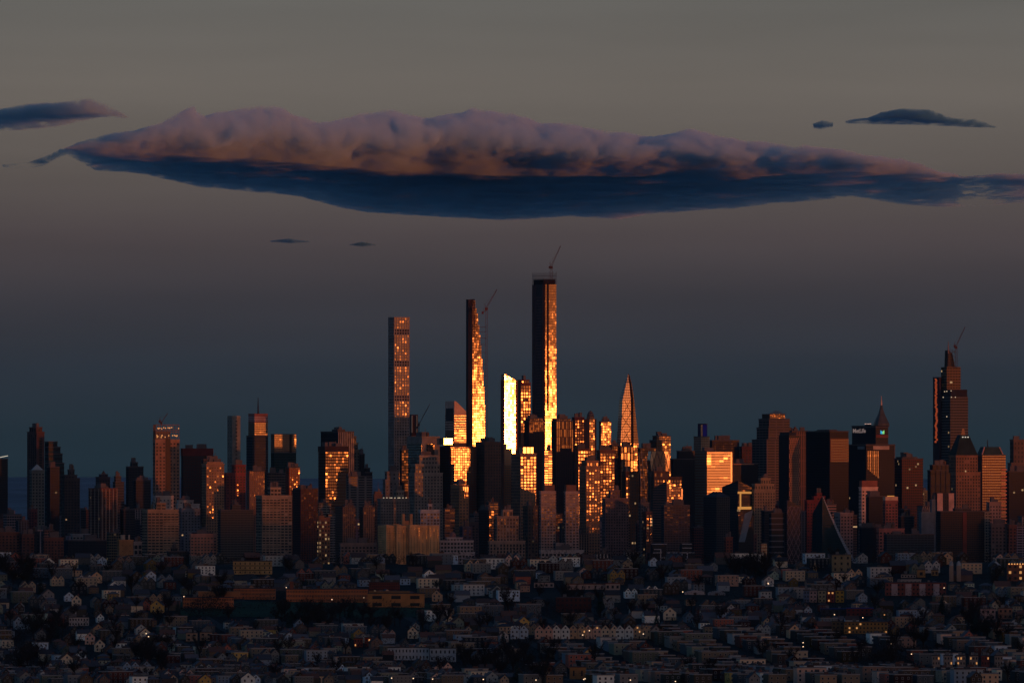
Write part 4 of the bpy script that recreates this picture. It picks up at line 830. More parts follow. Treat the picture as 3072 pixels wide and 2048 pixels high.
# the glass pyramid: a warped slope rising to one corner
b = Bld('pyramid_building', 'dark teal glass building sweeping up to one sharp peak with a long sloping right edge', DK(1), 2436, 2466, 2583)
W, Dp = b.WR, b.WL; zt = b.z(1488); zb = b.z(1703)
apex = (b.fx(2468), 0, zt)
g = MB(); n = 14
A0 = Vector((0, 0, -3)); B0 = Vector((W, 0, -3)); L0 = Vector((0, Dp, -3)); R0 = Vector((W, Dp, -3)); AP = Vector(apex); LT = Vector((0, Dp * .9, b.z(1540)))
cv = [Vector((b.fx(x_), 0, b.z(y_))) for x_, y_ in ((2492, 1544), (2520, 1605), (2548, 1658), (2568, 1688))]
g.face([A0, B0] + cv[::-1] + [AP, Vector((0, 0, b.z(1489)))]); g.face([L0, A0, Vector((0, 0, b.z(1489))), LT]); g.face([AP, LT, Vector((0, 0, b.z(1489)))])
g.face([B0, R0, LT, AP], [(0, 0), (10, 0), (10, 40), (0, 40)]); g.face([R0, L0, LT])
scale_uv(g, 3.4, 3.6); b.part('glass_slope', g, glass(frame=(.02, .045, .055), fu=.2, fv=.35, tint=(.005, .03, .035)))
g = MB(); off = Vector((0, -.6, 0))
for t in range(24): g.box(0, 0, 0, 0, 0, 0) if False else None
p0 = AP + off; p1 = B0 + off
chain = [p1] + [q + off for q in cv[::-1]] + [p0]
g.loft([[tuple(q + Vector((-w8, 0, 0))), tuple(q + Vector((w8 * .5, 0, 0))), tuple(q + Vector((w8 * .5, 3, 0))), tuple(q + Vector((-w8, 3, 0)))] for q, w8 in zip(chain, (5, 4, 3.2, 2.4, 1.5, .5))]); scale_uv(g, 9, 3); b.part('slope_edge', g, glass(tint=(.42, .48, .52), frame=(.25, .3, .33), fu=.05, fv=.3))
COVER.append((b.D, 2440, 2480, 1500)); LAND.append(('the dark glass pyramid', 2500, 1487))
add(BK, 'small pink-white banded block peeking above the slope of the dark glass pyramid', 3, G((.44, .28, .24), 20, 4, .0, .45), [(2488, 2497, 2527, 1537), (2476, 2481, 2509, 1514)])
b = Bld(A, 'slim tower wrapped in a diamond-patterned net with an angled top', DK(1), 2354, 2361, 2401)
W, Dp = b.WR, b.WL; z1 = b.z(1518); mb = MB(); mb.box(0, W, 0, Dp, -3, z1, 3, 3); b.part('glass_core', mb, glass(frame=(.12, .08, .09)))
mb = MB(); nx_ = 6; hz_ = 7.0
for j in range(int(z1 / hz_) + 1):
    for i in range(nx_):
        xa, xb = W * i / nx_, W * (i + 1) / nx_; za_ = j * hz_; zb_ = min(z1, za_ + hz_)
        if (i + j) % 2: mb.bar((xa, -.4, za_), (xb, -.4, zb_), .5)
        else: mb.bar((xb, -.4, za_), (xa, -.4, zb_), .5)
b.part('diamond_net', mb, matte((.26, .19, .2)), 'stuff')
mb = MB(); mb.loft([[(0, 0, z1 + .02), (W, 0, z1 + .02), (W, Dp, z1 + .02), (0, Dp, z1 + .02)], [(0, 0, b.z(1499)), (W * .5, 0, b.z(1507)), (W * .5, Dp, b.z(1507)), (0, Dp, b.z(1499))]]); b.part('angled_top', mb, glass(frame=(.06, .05, .06)))
COVER.append((b.D, 2354, 2401, 1518)); LAND.append(('the diamond-net tower', 2380, 1517))
add(BK, 'grey sheet-like slab with faint level lines left of the diamond-net tower', 1, G((.19, .20, .22), 40, 8, .0, .2), [(2308, 2314, 2353, 1540)])
b = add(T, 'tan deco stone tower with a notched top, between the framed-lobby and diamond-net towers', 3, M((.28, .22, .15), 3.6, 3.4, .45, .55), [(2250, 2263, 2326, 1470), (2256, 2265, 2323, 1453), (2276, 2283, 2312, 1436)], 'the notched deco tower')
add('narrow_building', 'thin orange-lit sliver of a building low below the tilted blue plane', 0, G((.25, .09, .05), 3, 4, .2, .3, wide=.6, tilt=.5, lit=.05), [(2279, 2283, 2301, 1631)], bits=0)
add(BK, 'narrow dull red block low in the front row right of the ribbed gabled tower', 0, M((.20, .07, .05), 3.6, 3.4), [(2172, 2178, 2198, 1613)])

b = add(O, 'slab tower bearing a white lettered sign on its dark side and a small butterfly emblem', 11, G((.03, .03, .04), 4, 4.4, .1, .35), [(2561, 2627, 2665, 1282)], 'the lettered-sign tower', bits=0)
W, Dp = b.WR, b.WL; mb = MB(); mb.box(-.7, W + .7, -.7, Dp + .7, b.z(1282) + 1.65, b.z(1276)); b.part('dark_rim', mb, matte((.03, .03, .04)))
mb = MB(); mb.box(.5, W, -.6, -.02, b.z(1312), b.z(1303)); b.part('red_band', mb, matte((.2, .07, .06)))
def text_part(b, body, name, px, py, size, mat, side='L', parent=None):
    cu = bpy.data.curves.new(name, 'FONT'); cu.body = body; cu.size = size; cu.extrude = .15; cu.offset = .02 * size; cu.align_x = 'CENTER'
    o = bpy.data.objects.new(name, cu); col.objects.link(o); bpy.context.view_layer.update()
    me = bpy.data.meshes.new_from_object(o); bpy.data.objects.remove(o); me.materials.clear(); me.materials.append(mat)
    q = bpy.data.objects.new(name, me); col.objects.link(q); q.parent = b.root
    if side == 'L': q.location = (-1.2, b.fy(px), b.z(py)); q.rotation_euler = (R(90), 0, R(-90))
    else: q.location = (b.fx(px), -1.4, b.z(py)); q.rotation_euler = (R(90), 0, 0)
    return q
q = text_part(b, 'MetLife', 'sign_lettering', 2583, 1297, 9.5, glow((1, .72, .68), .16)); q.scale = (1.9, 1, 1)
for nm, pts, c in (('emblem_left_wing', [(2641, 1290), (2646.5, 1294), (2646.5, 1301), (2641, 1301)], (.05, .45, .8)), ('emblem_right_wing', [(2647, 1294), (2652.5, 1290), (2652.5, 1301), (2647, 1301)], (.3, .85, .25))):
    mb = MB(); mb.loft([[(b.fx(x), -1.2, b.z(y)) for x, y in pts], [(b.fx(x), -.62, b.z(y)) for x, y in pts]]); b.part(nm, mb, glow(c, .8))
for xx in (2599, 2606, 2612): mb = MB(); mb.box(-1, 1, b.fy(xx) - 1.5, b.fy(xx) + 1.5, b.z(1271.5), b.z(1270)); b.part('roof_lamp', mb, glow((1, .6, .5), .8))
mb = MB(); mb.box(.0, .8, b.fy(2613), b.fy(2598), b.z(1276) + .02, b.z(1271.7)); b.part('lamp_rail', mb, matte(DARK))
# the arched spire
b = Bld('spire_tower', 'art deco tower tapering in arches to a bright thin needle behind the lettered-sign tower', DK(13), 2630, 2637, 2662)
W = b.WR; cx, cyv = W / 2, W / 2; mb = MB(); mb.box(0, W, 0, W, -3, b.z(1278)); b.part('shaft', mb, matte((.10, .08, .07)))
prof = [(1277.8, 13), (1270, 12.4), (1262, 10.5), (1254, 8.6), (1247, 6.6), (1240, 5.2), (1232, 3.8), (1224, 2.6), (1215, 1.7)]
mb = MB(); mb.loft([[(cx + r_ * b.m / .7 * sx_, cyv + r_ * b.m / .7 * sy_, b.z(y)) for sx_, sy_ in ((-1, -1), (-.3, -1.15), (.3, -1.15), (1, -1), (1.15, 0), (1, 1), (0, 1.15), (-1, 1), (-1.15, 0))] for y, r_ in prof]); b.part('arched_crown', mb, matte((.07, .075, .07), .4))
mb = MB()
for y, r_ in ((1267, 9), (1256, 7), (1247, 5)):
    rr = r_ * b.m * .75
    for i in range(8): a0, a1 = math.pi * i / 8, math.pi * (i + 1) / 8; mb.bar((cx + rr * math.cos(a0), cyv - r_ * b.m * 1.75 - .5, b.z(y + 3) + rr * math.sin(a0)), (cx + rr * math.cos(a1), cyv - r_ * b.m * 1.75 - .5, b.z(y + 3) + rr * math.sin(a1)), .3)
b.part('sunburst_arches', mb, matte((.30, .27, .24)))
mb = MB(); mb.tube(cx, cyv, b.z(1215), b.z(1187), 1.5, .35); b.part('needle', mb, matte((.75, .5, .4), .4)); COVER.append((b.D, 2637, 2656, 1240))
b = add(O, 'broad black tower with blank sign panels at its head and red-orange upright glints', 7, G((.02, .022, .03), 3.2, 4, .15, .3, lit=.002), [(2542, 2598, 2686, 1335)], 'the blank-panel black tower', bits=0)
mb = MB(); mb.box(b.fx(2619), b.fx(2668), -.9, -.45, b.z(1348), b.z(1337)); b.part('sign_panel', mb, matte((.50, .40, .32)))
mb = MB(); mb.box(-.9, -.45, b.fy(2600) if False else b.fy(2595), b.fy(2576), b.z(1347), b.z(1338)); b.part('sign_panel', mb, matte((.22, .26, .27)))
mb = MB()
for xx, w_ in ((2603, 1.6), (2609, 2.4), (2615, 1.2), (2621, 2.2), (2627, 1.4), (2633, 1.8)): mb.box(b.fx(xx), b.fx(xx + w_), -.9, -.42, b.z(1438 - (xx % 7) * 5), b.z(1351), 3, 5)
b.part('upright_glints', mb, glass(frame=(.1, .03, .02), fu=.05, fv=.1, wide=.45, tilt=.9))
mb = MB(); mb.box(b.fx(2683), b.fx(2686), -.6, -.42, b.z(1420), b.z(1336)); b.part('edge_pier', mb, matte((.12, .12, .13)))
b = add(A, 'white square-gridded tower with a plain brown top band, right of the dark glass pyramid', 3, M((.80, .54, .42), 4.4, 4, .5, .48), [(2577, 2585, 2634, 1463)], 'the white square-gridded tower', bits=0)
x0, x1, y0, y1 = b.tier(2577, 2585, 2634); mb = MB(); mb.box(x0 + .5, x1 - .5, y0 + .5, y1 - .5, b.z(1463) + 1.42, b.z(1441)); b.part('top_band', mb, matte((.30, .12, .08)))
add(O, 'plain black box in front of the white square-gridded tower', 2, G((.02, .02, .025), lit=.002), [(2598, 2606, 2656, 1490)])
b = add(A, 'red-banded tower with a bright tan cap, right of the plain black box', 1, M((.32, .12, .10), 4.6, 3.4, .6, .5), [(2649, 2656, 2694, 1503)], 'the tan-capped red tower', bits=0)
x0, x1, y0, y1 = b.tier(2649, 2656, 2694); mb = MB(); mb.box(x0, x1, y0, y1, b.z(1503) + 1.42, b.z(1489)); b.part('cap', mb, matte((.75, .5, .34)))
mb = MB(); mb.box(b.fx(2669), b.fx(2685), 2, 9, b.z(1489) + .02, b.z(1486)); b.part('lit_lantern', mb, glow((1, .4, .1), .5))
add(BK, 'pink gridded low wing at the base of the tan-capped red tower', 0, M((.38, .16, .13), 4.8, 3.6, .6, .55), [(2630, 2637, 2714, 1587)], D=DK(0) + 180)
add(BK, 'dark flat block between the pyramid and the tan-capped red tower', 0, G((.025, .03, .04)), [(2578, 2585, 2662, 1583)], D=DK(0) + 300)
add(O, 'maroon office block with faint scattered window lights', 6, G((.14, .05, .04), 3.6, 4, .2, .3, lit=.02), [(2685, 2706, 2770, 1377), (2690, 2708, 2752, 1373)], 'the maroon office block')

# the stepped glass spire with cranes
b = Bld('supertall_tower', 'tall stepped glass tower under construction at right, spire and crane on top, red hoist strip', DK(12), 2806, 2851, 2905)
Z = b.z; W, Dp = b.WR, b.WL
mb = MB(); mb.prism([(0, 0), (W, 0), (W, Dp), (0, Dp)], -3, Z(1190), 5, 4.6); b.part('lower_facade', mb, glass(frame=(.17, .16, .15), fu=.03, fv=.35, tint=(.04, .04, .04), wide=.01, spec=.02, lit=.008))
mb = MB(); mb.box(1, W - 1, 1, Dp * .9, Z(1190) + .02, Z(1168)); b.part('mechanical_floor', mb, matte((.035, .03, .035)))
bx = b.tier(2826, 2842, 2884); mb = MB(); mb.prism([(bx[0], bx[2]), (bx[1], bx[2]), (bx[1], bx[3]), (bx[0], bx[3])], Z(1168) + .02, Z(1100), 5, 4.6); b.part('upper_facade', mb, glass(frame=(.24, .17, .11), fu=.12, fv=.35, tint=(.04, .03, .02), wide=.02, spec=.02, lit=.03))
bx = b.tier(2836, 2845, 2868); X0, X1, Y0, Y1 = bx; cx = (X0 + X1) / 2
mb = MB(); mb.loft([[(X0, Y0, Z(1100) + .02), (X1, Y0, Z(1100) + .02), (X1, Y1, Z(1100) + .02), (X0, Y1, Z(1100) + .02)], [(X0 + 1, Y0, Z(1050)), (X0 + (X1 - X0) * .6, Y0, Z(1058)), (X0 + (X1 - X0) * .6, Y1, Z(1058)), (X0 + 1, Y1, Z(1050))]]); scale_uv(mb, 3, 4); b.part('crown', mb, glass(frame=(.05, .045, .05), fu=.3, fv=.35))
mb = MB()
for i in range(7): z_ = Z(1098 - i * 8); mb.bar((X0 - .5, Y0 - .5, z_), (X1 + .5, Y0 - .5, z_ + (2 if i % 2 else -1)), .35)
for i in range(4): mb.bar((X0 + i * 4, Y0 - .4, Z(1060)), (X0 + i * 4, Y0 - .4, Z(1040 + i * 4)), .35)
b.part('crown_frame', mb, matte((.10, .08, .08)))
mb = MB(); mb.tube(b.fx(2847), 3, Z(1060), Z(1024), 1.3, .4); b.part('spire', mb, matte((.30, .22, .2)))
mb = MB(); ya, yb2 = b.fy(2828), b.fy(2811); mb.box(-5, -1, ya, yb2, -3, Z(1130)); b.part('hoist_core', mb, matte((.05, .03, .04)))
mb = MB(); rs = random.Random(2)
for j in range(60):
    z_ = Z(1327) + j * (Z(1134) - Z(1327)) / 60; y_ = ya + (yb2 - ya) * rs.uniform(.3, .55); mb.box(-5.5, -5.02, y_ - 3, y_ + 4, z_, z_ + 1.3)
b.part('hoist_lights', mb, glow((1, .16, .05), .35), 'stuff')
mb = MB()
for xx, yy in ((2836, 1175), (2842, 1174), (2853, 1173), (2854, 1192), (2832, 1192), (2817, 1347), (2818, 1355), (2842, 1250), (2812, 1135), (2866, 1192)):
    if xx < 2851: mb.box(-.9, -.02, b.fy(xx) - 1.2, b.fy(xx) + 1.2, Z(yy), Z(yy) + 1.2)
    else: mb.box(b.fx(xx) - .6, b.fx(xx) + .6, -.9, -.02, Z(yy), Z(yy) + 1.2)
b.part('work_lights', mb, glow((1, .75, .5), .7))
COVER.append((b.D, 2808, 2905, 1170)); LAND.append(('the stepped glass spire', 2860, 1023))
crane('tower_crane', 'crane slanting from the top of the stepped glass spire at right', DK(12) + 25, (2869, 1103), (2868, 1043), (2896, 981), (2864, 1036), mast_w=3.2)
add(O, 'dark tower base with upright lines at the foot of the stepped glass spire', 9, G((.03, .03, .035), 8, 20, .2, .05), [(2783, 2790, 2866, 1412), (2790, 2797, 2850, 1396)])
# pyramid-roofed tower
b = add(O, 'brown stone tower with a dark copper pyramid roof and glowing lantern', 4, M((.26, .15, .10), 3.8, 3.8, .48, .6, lit=.012), [(2853, 2868, 2942, 1418), (2848, 2868, 2934, 1368)], 'the copper-pyramid tower', bits=0)
bx = b.tier(2848, 2868, 2934); z0 = b.z(1368) + 1.42; cx, cyv = (bx[0] + bx[1]) / 2, (bx[2] + bx[3]) / 2; hx, hy = (bx[1] - bx[0]) / 2, (bx[3] - bx[2]) / 2
mb = MB(); mb.loft([[(cx - hx * s_, cyv - hy * s_, z), (cx + hx * s_, cyv - hy * s_, z), (cx + hx * s_, cyv + hy * s_, z), (cx - hx * s_, cyv + hy * s_, z)] for s_, z in ((1, z0), (.94, z0 + 4), (.42, b.z(1306)), (.36, b.z(1304)))]); b.part('pyramid_roof', mb, matte((.02, .035, .035)))
mb = MB(); mb.tube(cx, cyv, b.z(1304) + .02, b.z(1285), 3, 1.5); b.part('lantern', mb, glow((1, .22, .08), .14))
for i in range(3): mb = MB(); mb.box(cx - 5 + i * 4.2, cx - 3.4 + i * 4.2, cyv - hy * .45 - 3, cyv - hy * .45 - 1.5, b.z(1312), b.z(1309)); b.part('roof_lamp', mb, glow((1, .85, .7), .7))
b = add(O, 'orange-cornered tower with a green mansard roof, right of the copper-pyramid tower', 6, G((.16, .06, .04), 3.2, 4, .2, .4, tilt=.8, wide=.2), [(2932, 2946, 3018, 1366)], 'the mansard-roofed tower', bits=0)
bx = b.tier(2932, 2946, 3010); z0 = b.z(1366) + 1.7
mb = MB(); cx, cyv = (bx[0] + bx[1]) / 2, (bx[2] + bx[3]) / 2; hx, hy = (bx[1] - bx[0]) / 2, (bx[3] - bx[2]) / 2
mb.loft([[(cx - hx * s_, cyv - hy * s_, z), (cx + hx * s_, cyv - hy * s_, z), (cx + hx * s_, cyv + hy * s_, z), (cx - hx * s_, cyv + hy * s_, z)] for s_, z in ((1, z0), (.72, b.z(1340)))]); b.part('mansard_roof', mb, matte((.035, .065, .06)))
for sx_ in (-1, 1): mb = MB(); mb.bar((cx + sx_ * hx, cyv - hy - .3, z0), (cx + sx_ * hx * .72, cyv - hy * .72 - .3, b.z(1340)), 1.1); b.part('bright_hip', mb, glass(tint=(.5, .2, .1), wide=.6))
mb = MB()
for j in range(26): mb.box(b.WR * .8, b.WR + 1.5, -1.2, -.02, 30 + j * 5.4, 32.2 + j * 5.4)
b.part('corner_bands', mb, matte((.8, .32, .16)))
mb = MB(); mb.tube(cx - 4, cyv, b.z(1340), b.z(1318), .9, .4); b.part('mast', mb, matte(DARK))
b = add(T, 'dark stone tower at the right frame edge with a purple letter sign beneath', 8, M((.15, .11, .09), 4.5, 5, .4, .6), [(3024, 3034, 3090, 1390), (3031, 3041, 3082, 1320)], 'the letter-sign tower', bits=1)
text_part(b, 'W', 'sign_letter', 3053, 1408, 8, glow((.65, .35, .7), .16), side='R')
add(O, 'dark glass block joined under the letter-sign tower', 7, G((.03, .03, .035), lit=.006), [(3018, 3026, 3090, 1415)])
b = add(BK, 'huge dark housing slab with a pale right-hand stair column, front row right', 1, G((.085, .055, .04), 3.6, 3.1, .2, .42), [(2812, 2822, 2971, 1535), (2860, 2866, 2915, 1527)], 'the huge dark housing slab', bits=1)
mb = MB(); mb.box(b.fx(2955), b.WR + .5, -.9, -.02, 0, b.z(1535), 5, 4); b.part('stair_column', mb, glass(frame=(.34, .27, .2), fu=.35, fv=.5))
mb = MB(); mb.box(b.fx(2889), b.fx(2901), -.8, -.02, 0, b.z(1536)); b.part('red_pier', mb, matte((.2, .06, .04)))
b = add(O, 'block with two broad pinkish-white side panels behind the huge dark housing slab', 3, M((.05, .045, .05), 3.4, 4), [(2800, 2811, 2862, 1481)], bits=0)
mb = MB(); mb.box(0, b.fx(2828), -.8, -.42, b.z(1540), b.z(1481) + 1); mb.box(b.fx(2846), b.fx(2862), -.8, -.42, b.z(1540), b.z(1481) + 1); b.part('side_panels', mb, matte((.66, .42, .34)))
add(BK, 'plain blue-grey windowless slab left of the huge dark housing slab', 2, M((.12, .17, .21), 40, 40, .01, .01), [(2758, 2764, 2802, 1538)])
add(BK, 'narrow blue-grey slab right behind the windowless slab', 3, M((.13, .17, .20), 30, 30, .01, .01), [(2790, 2795, 2818, 1500)])
add(BK, 'long dark blue apartment slab with pale scattered balconies, front row right', 0, G((.05, .07, .085), 5, 3.4, .15, .45, tint=(.01, .02, .03)), [(2652, 2660, 2804, 1604)], 'the long dark blue slab', bits=3)
add(BK, 'pink-white notched block behind the huge dark housing slab on its right', 3, M((.36, .24, .20), 4.5, 4, .45, .5), [(2960, 2968, 3004, 1508)])
add(BK, 'dim red block near the right frame edge behind the lit brick one', 1, M((.20, .08, .06), 4.4, 3.6), [(3022, 3027, 3050, 1576)])
add(BK, 'low grey roof shed between the huge dark slab and the right frame edge', 1, M((.14, .12, .12), 5, 4), [(2968, 2974, 3030, 1572)])

# filler: the blocks one sees between the towers
def seen(D, x0, x1, yt):
    for i in range(7):
        x = x0 + (x1 - x0) * (i + .5) / 7
        for y in (yt + 3, yt + 14, yt + 30):
            if not any(d < D and a <= x <= c and y >= t for d, a, c, t in COVER): return True
    return False
rs = random.Random(12); fills = []
cn = {'brown': (.13, .08, .065), 'grey': (.14, .14, .14), 'charcoal': (.05, .05, .055), 'brick-red': (.17, .06, .05), 'tan': (.24, .18, .13), 'slate-blue': (.08, .10, .13), 'pale': (.30, .27, .25)}
for k in (2, 4, 5.5, 6.5, 8.5, 10.5, 12.5, 14.5):
    x = -20 + rs.uniform(0, 30)
    while x < 3080:
        wd = rs.uniform(26, 62); yt = rs.uniform(1545, 1640) - k * 4.5 - (20 if x > 640 else 0)
        if 1980 < x < 2200: yt += 15
        D = DK(k + .13 * rs.random())
        if seen(D, x, x + wd, yt) and not any(abs(d - D) < 230 and a < x + wd and c > x and t < yt + 200 for d, a, c, t in COVER):
            fills.append((D, x, wd, yt, rs.choice(list(cn)), rs.choice('mmgbv'))); COVER.append((D, x, x + wd, yt))
        x += wd + rs.uniform(2, 26)
seen_lab = {}
def near_land(x):
    return min(LAND, key=lambda l: abs(l[1] - x))
for D, x, wd, yt, cname, stl in fills:
    c = cn[cname]; c = tuple(v * rs.uniform(.85, 1.15) for v in c); xc = x + wd * rs.uniform(.14, .4); lit = rs.choice((0, 0, .01, .03))
    st = {'m': M(c, rs.uniform(3.6, 5.5), rs.uniform(3.2, 4.2), .5, .5, lit=lit), 'g': G(c, lit=lit), 'b': G(c, 9, 3.6, .1, .45, lit=lit), 'v': G(c, 3.6, 3.6, .45, .15)}[stl]
    pat = {'m': 'square-windowed', 'g': 'glass-gridded', 'b': 'level-banded', 'v': 'upright-ribbed'}[stl]
    l = near_land(x + wd / 2); side = 'left' if x + wd / 2 < l[1] else 'right'
    base_ = f'{cname} {pat} block low down, {side} of {l[0]}'
    n = seen_lab.get(base_, 0); seen_lab[base_] = n + 1
    if n: base_ = f'{cname} {pat} block farther back, {side} of {l[0]}' if n == 1 else f'{cname} {pat} block {("", "", "third", "fourth", "fifth", "sixth", "seventh")[min(n, 6)]} deep, {side} of {l[0]}'
    add('city_block', base_, 0, st, [(x, xc, x + wd, yt)], D=D, bits=1)
# ------------------------------------------------------------------ land
def gz(x, y):
    if y < 9300: z = -14
    elif y < 9700: z = -14 + 5 * (y - 9300) / 400
    elif y < 10900: z = -9 + 81 * (y - 9700) / 1200
    elif y < 11150: z = 72 - 2 * (y - 10900) / 250
    elif y < 13200: z = 70 * (1 - (y - 11150) / 2050)
    else: z = 0
    if 9300 < y < 11600: z += 3.2 * noise.noise(Vector((x / 260, y / 330, 0))) * min(1, (y - 9300) / 300)
    return z
def solve(px, py):
    """where the picture ray through a point first meets the land"""
    D = 9320.0
    while D < 11100:
        p = at(px, py, D)
        if p.z <= gz(p.x, D): return D
        D += 4
    return 11000.0
xs = [-150000, -60000, -25000, -9000, -4000, -2200] + [i * 40 for i in range(-40, 41)] + [2200, 4000, 9000, 25000, 60000, 150000]
ys = [-30000, -12000, -2000, 4000, 8000, 9000] + [9300 + 25 * i for i in range(94)] + [11800, 12400, 13000, 13200, 14000, 20000, 30000, 60000, 120000, 300000]
v = [(x, y, gz(x, y)) for y in ys for x in xs]; n = len(xs)
f = [(j * n + i, j * n + i + 1, (j + 1) * n + i + 1, (j + 1) * n + i) for j in range(len(ys) - 1) for i in range(n - 1)]
me = bpy.data.meshes.new('ground'); me.from_pydata(v, [], f); me.polygons.foreach_set('use_smooth', [True] * len(f))
me.materials.append(matte((.012, .009, .005), .95, .6, .02)); g = bpy.data.objects.new('ground', me); col.objects.link(g); g['kind'] = 'structure'
# unseen ridge added behind the camera to shade the lower city
def ridge(name, y0, depth, zt, half, wav, seed, c, zb=-16):
    mb = []; fc = []; nx = 90
    for i in range(nx + 1):
        x = -half + 2 * half * i / nx; h = zt + wav * noise.noise(Vector((i * .45, seed, 0)))
        for yy, zz_ in ((y0 - depth, zb), (y0 - depth * .4, h * .8), (y0, h), (y0 + depth * .4, h * .75), (y0 + depth, zb)): mb.append((x, yy, zz_))
    for i in range(nx):
        for k in range(4): a = i * 5 + k; fc.append((a, a + 1, a + 6, a + 5))
    me = bpy.data.meshes.new(name); me.from_pydata(mb, [], fc); me.materials.append(matte(c, .95, .3, .004)); o = bpy.data.objects.new(name, me); col.objects.link(o); o['kind'] = 'structure'; return o
ridge('shade_ridge', -6500, 2600, RIDGE, 60000, 3, 3.3, (.04, .04, .035))
ridge('far_hills', 46000, 5000, 156, 40000, 24, 8.8, (.15, .19, .2), 0)  # pale colour stands in for distant haze
# lawn and streets
def sheet(name, pts, c, lift, nseg=14):
    """a strip laid on the land: pts = list of (left x, right x, y)"""
    v, f = [], []
    for xa, xb, y in pts:
        for i in range(nseg + 1): x = xa + (xb - xa) * i / nseg; v.append((x, y, gz(x, y) + lift))
    for j in range(len(pts) - 1):
        for i in range(nseg): a = j * (nseg + 1) + i; f.append((a, a + 1, a + nseg + 2, a + nseg + 1))
    me = bpy.data.meshes.new(name); me.from_pydata(v, [], f); me.materials.append(c); o = bpy.data.objects.new(name, me); col.objects.link(o); o['kind'] = 'structure'; return o
yl0, yl1 = solve(900, 1852), solve(900, 1806)
sheet('lawn', [((540 - 1536) / F * y, (1290 - 1536) / F * y, y) for y in [yl0 + (yl1 - yl0) * i / 12 for i in range(13)]], matte((.018, .045, .016), .95, .4, .03), .5)
SLP = math.tan(R(10))                       # the streets run ten degrees off the line of sight
def road(x0, ya, yb, w_=9, name='street'):
    sheet(name, [(x0 - (y - 10000) * SLP - w_ / 2, x0 - (y - 10000) * SLP + w_ / 2, y) for y in [ya + (yb - ya) * i / 40 for i in range(41)]], matte((.035, .03, .026), .8, .2, .2), .35, 2)
for i in range(-6, 12): road(-300 + i * 58 * 1.02 + 20, 9320, 10880 if i < 5 else 10400)

# ------------------------------------------------------------------ houses
def own_colour(rough=.8, mottle=.15):
    m = new_mat('painted_siding'); t = m.node_tree
    oi = _n(t, 'ShaderNodeObjectInfo'); tcn = _n(t, 'ShaderNodeTexCoord'); no = _n(t, 'ShaderNodeTexNoise'); no.inputs['Scale'].default_value = .6; t.links.new(tcn.outputs['Object'], no.inputs['Vector'])
    mr = _n(t, 'ShaderNodeMapRange'); t.links.new(no.outputs[0], mr.inputs[0]); mr.inputs[3].default_value = 1 - mottle; mr.inputs[4].default_value = 1 + mottle
    sc = _n(t, 'ShaderNodeVectorMath', operation='SCALE'); t.links.new(oi.outputs['Color'], sc.inputs[0]); t.links.new(mr.outputs[0], sc.inputs[3])
    b = _n(t, 'ShaderNodeBsdfPrincipled'); b.inputs['Roughness'].default_value = rough; b.inputs['Specular IOR Level'].default_value = .2; t.links.new(sc.outputs[0], b.inputs['Base Color'])
    o = _n(t, 'ShaderNodeOutputMaterial'); t.links.new(b.outputs[0], o.inputs[0]); return m
SID = own_colour(); ROOF = own_colour(.9); WIN = glass(tint=(.02, .022, .026), alpha=.02, wide=.05); LITW = glow((1, .45, .15), .55); DOOR = matte((.10, .05, .035)); TRIM = matte((.45, .42, .38)); CHIM = matte((.22, .09, .06))
def win(root, x, z, y, w_=1.1, h_=1.6, nm='window'):
    mb = MB(); mb.box(x - w_ / 2 - .18, x + w_ / 2 + .18, y - .1, y - .02, z - .18, z + h_ + .18); mb.box(x - w_ / 2, x + w_ / 2, y - .16, y - .11, z, z + h_)
    mb.m = [0 if i < 6 else 1 for i in range(12)]; mb.f = mb.f; 
    o = mb.build(nm, [TRIM, WIN], root); o.material_slots[1].link = 'OBJECT'; o.material_slots[1].material = WIN; return o
def gable(mb_w, mb_r, x0, x1, d, e, rz, ov=.45):
    """walls and roof of one gabled volume, gable towards -y"""
    c = (x0 + x1) / 2
    mb_w.loft([[(x0, 0, -4), (x1, 0, -4), (x1, d, -4), (x0, d, -4)], [(x0, 0, e), (x1, 0, e), (x1, d, e), (x0, d, e)]])
    mb_w.face([(x0, 0, e), (x1, 0, e), (c, 0, rz)]); mb_w.face([(x1, d, e), (x0, d, e), (c, d, rz)])
    s_ = (rz - e) / (c - x0)
    for sg, xa in ((-1, x0 - ov), (1, x1 + ov)):
        ze = e - ov * s_; P_ = [(xa, -ov, ze), (c, -ov, rz + .02), (c, d + ov, rz + .02), (xa, d + ov, ze)]
        Q_ = [(a_, b_, z_ + .28) for a_, b_, z_ in P_]; mb_r.loft([P_ if sg > 0 else P_[::-1], Q_ if sg > 0 else Q_[::-1]])
def proto_gable(w_=8.4, d=13, e=6.6, rz=10.4, nm='gabled_house'):
    r = empty(nm); W_, R_ = MB(), MB(); gable(W_, R_, -w_ / 2, w_ / 2, d, e, rz); W_.build('wall', SID, r); ro = R_.build('roof', ROOF, r)
    mb = MB(); mb.box(w_ * .14, w_ * .14 + .9, d * .5, d * .5 + .9, e + 1, rz + 1.3); mb.build('chimney', CHIM, ro)
    for x in (-w_ * .25, w_ * .25): win(r, x, 4.1, 0)
    win(r, -w_ * .25, 1.1, 0); win(r, 0, e + .5, 0, 1.2, 1.4)
    mb = MB(); mb.box(w_ * .12, w_ * .12 + 1.1, -.12, -.02, 0, 2.3); mb.build('door', DOOR, r)
    mb = MB(); mb.box(-.2, w_ / 2, -2, -.14, 2.6, 2.85); mb.box(w_ / 2 - .3, w_ / 2 - .05, -1.9, -1.65, 0, 2.59); mb.build('porch', TRIM, r); return r
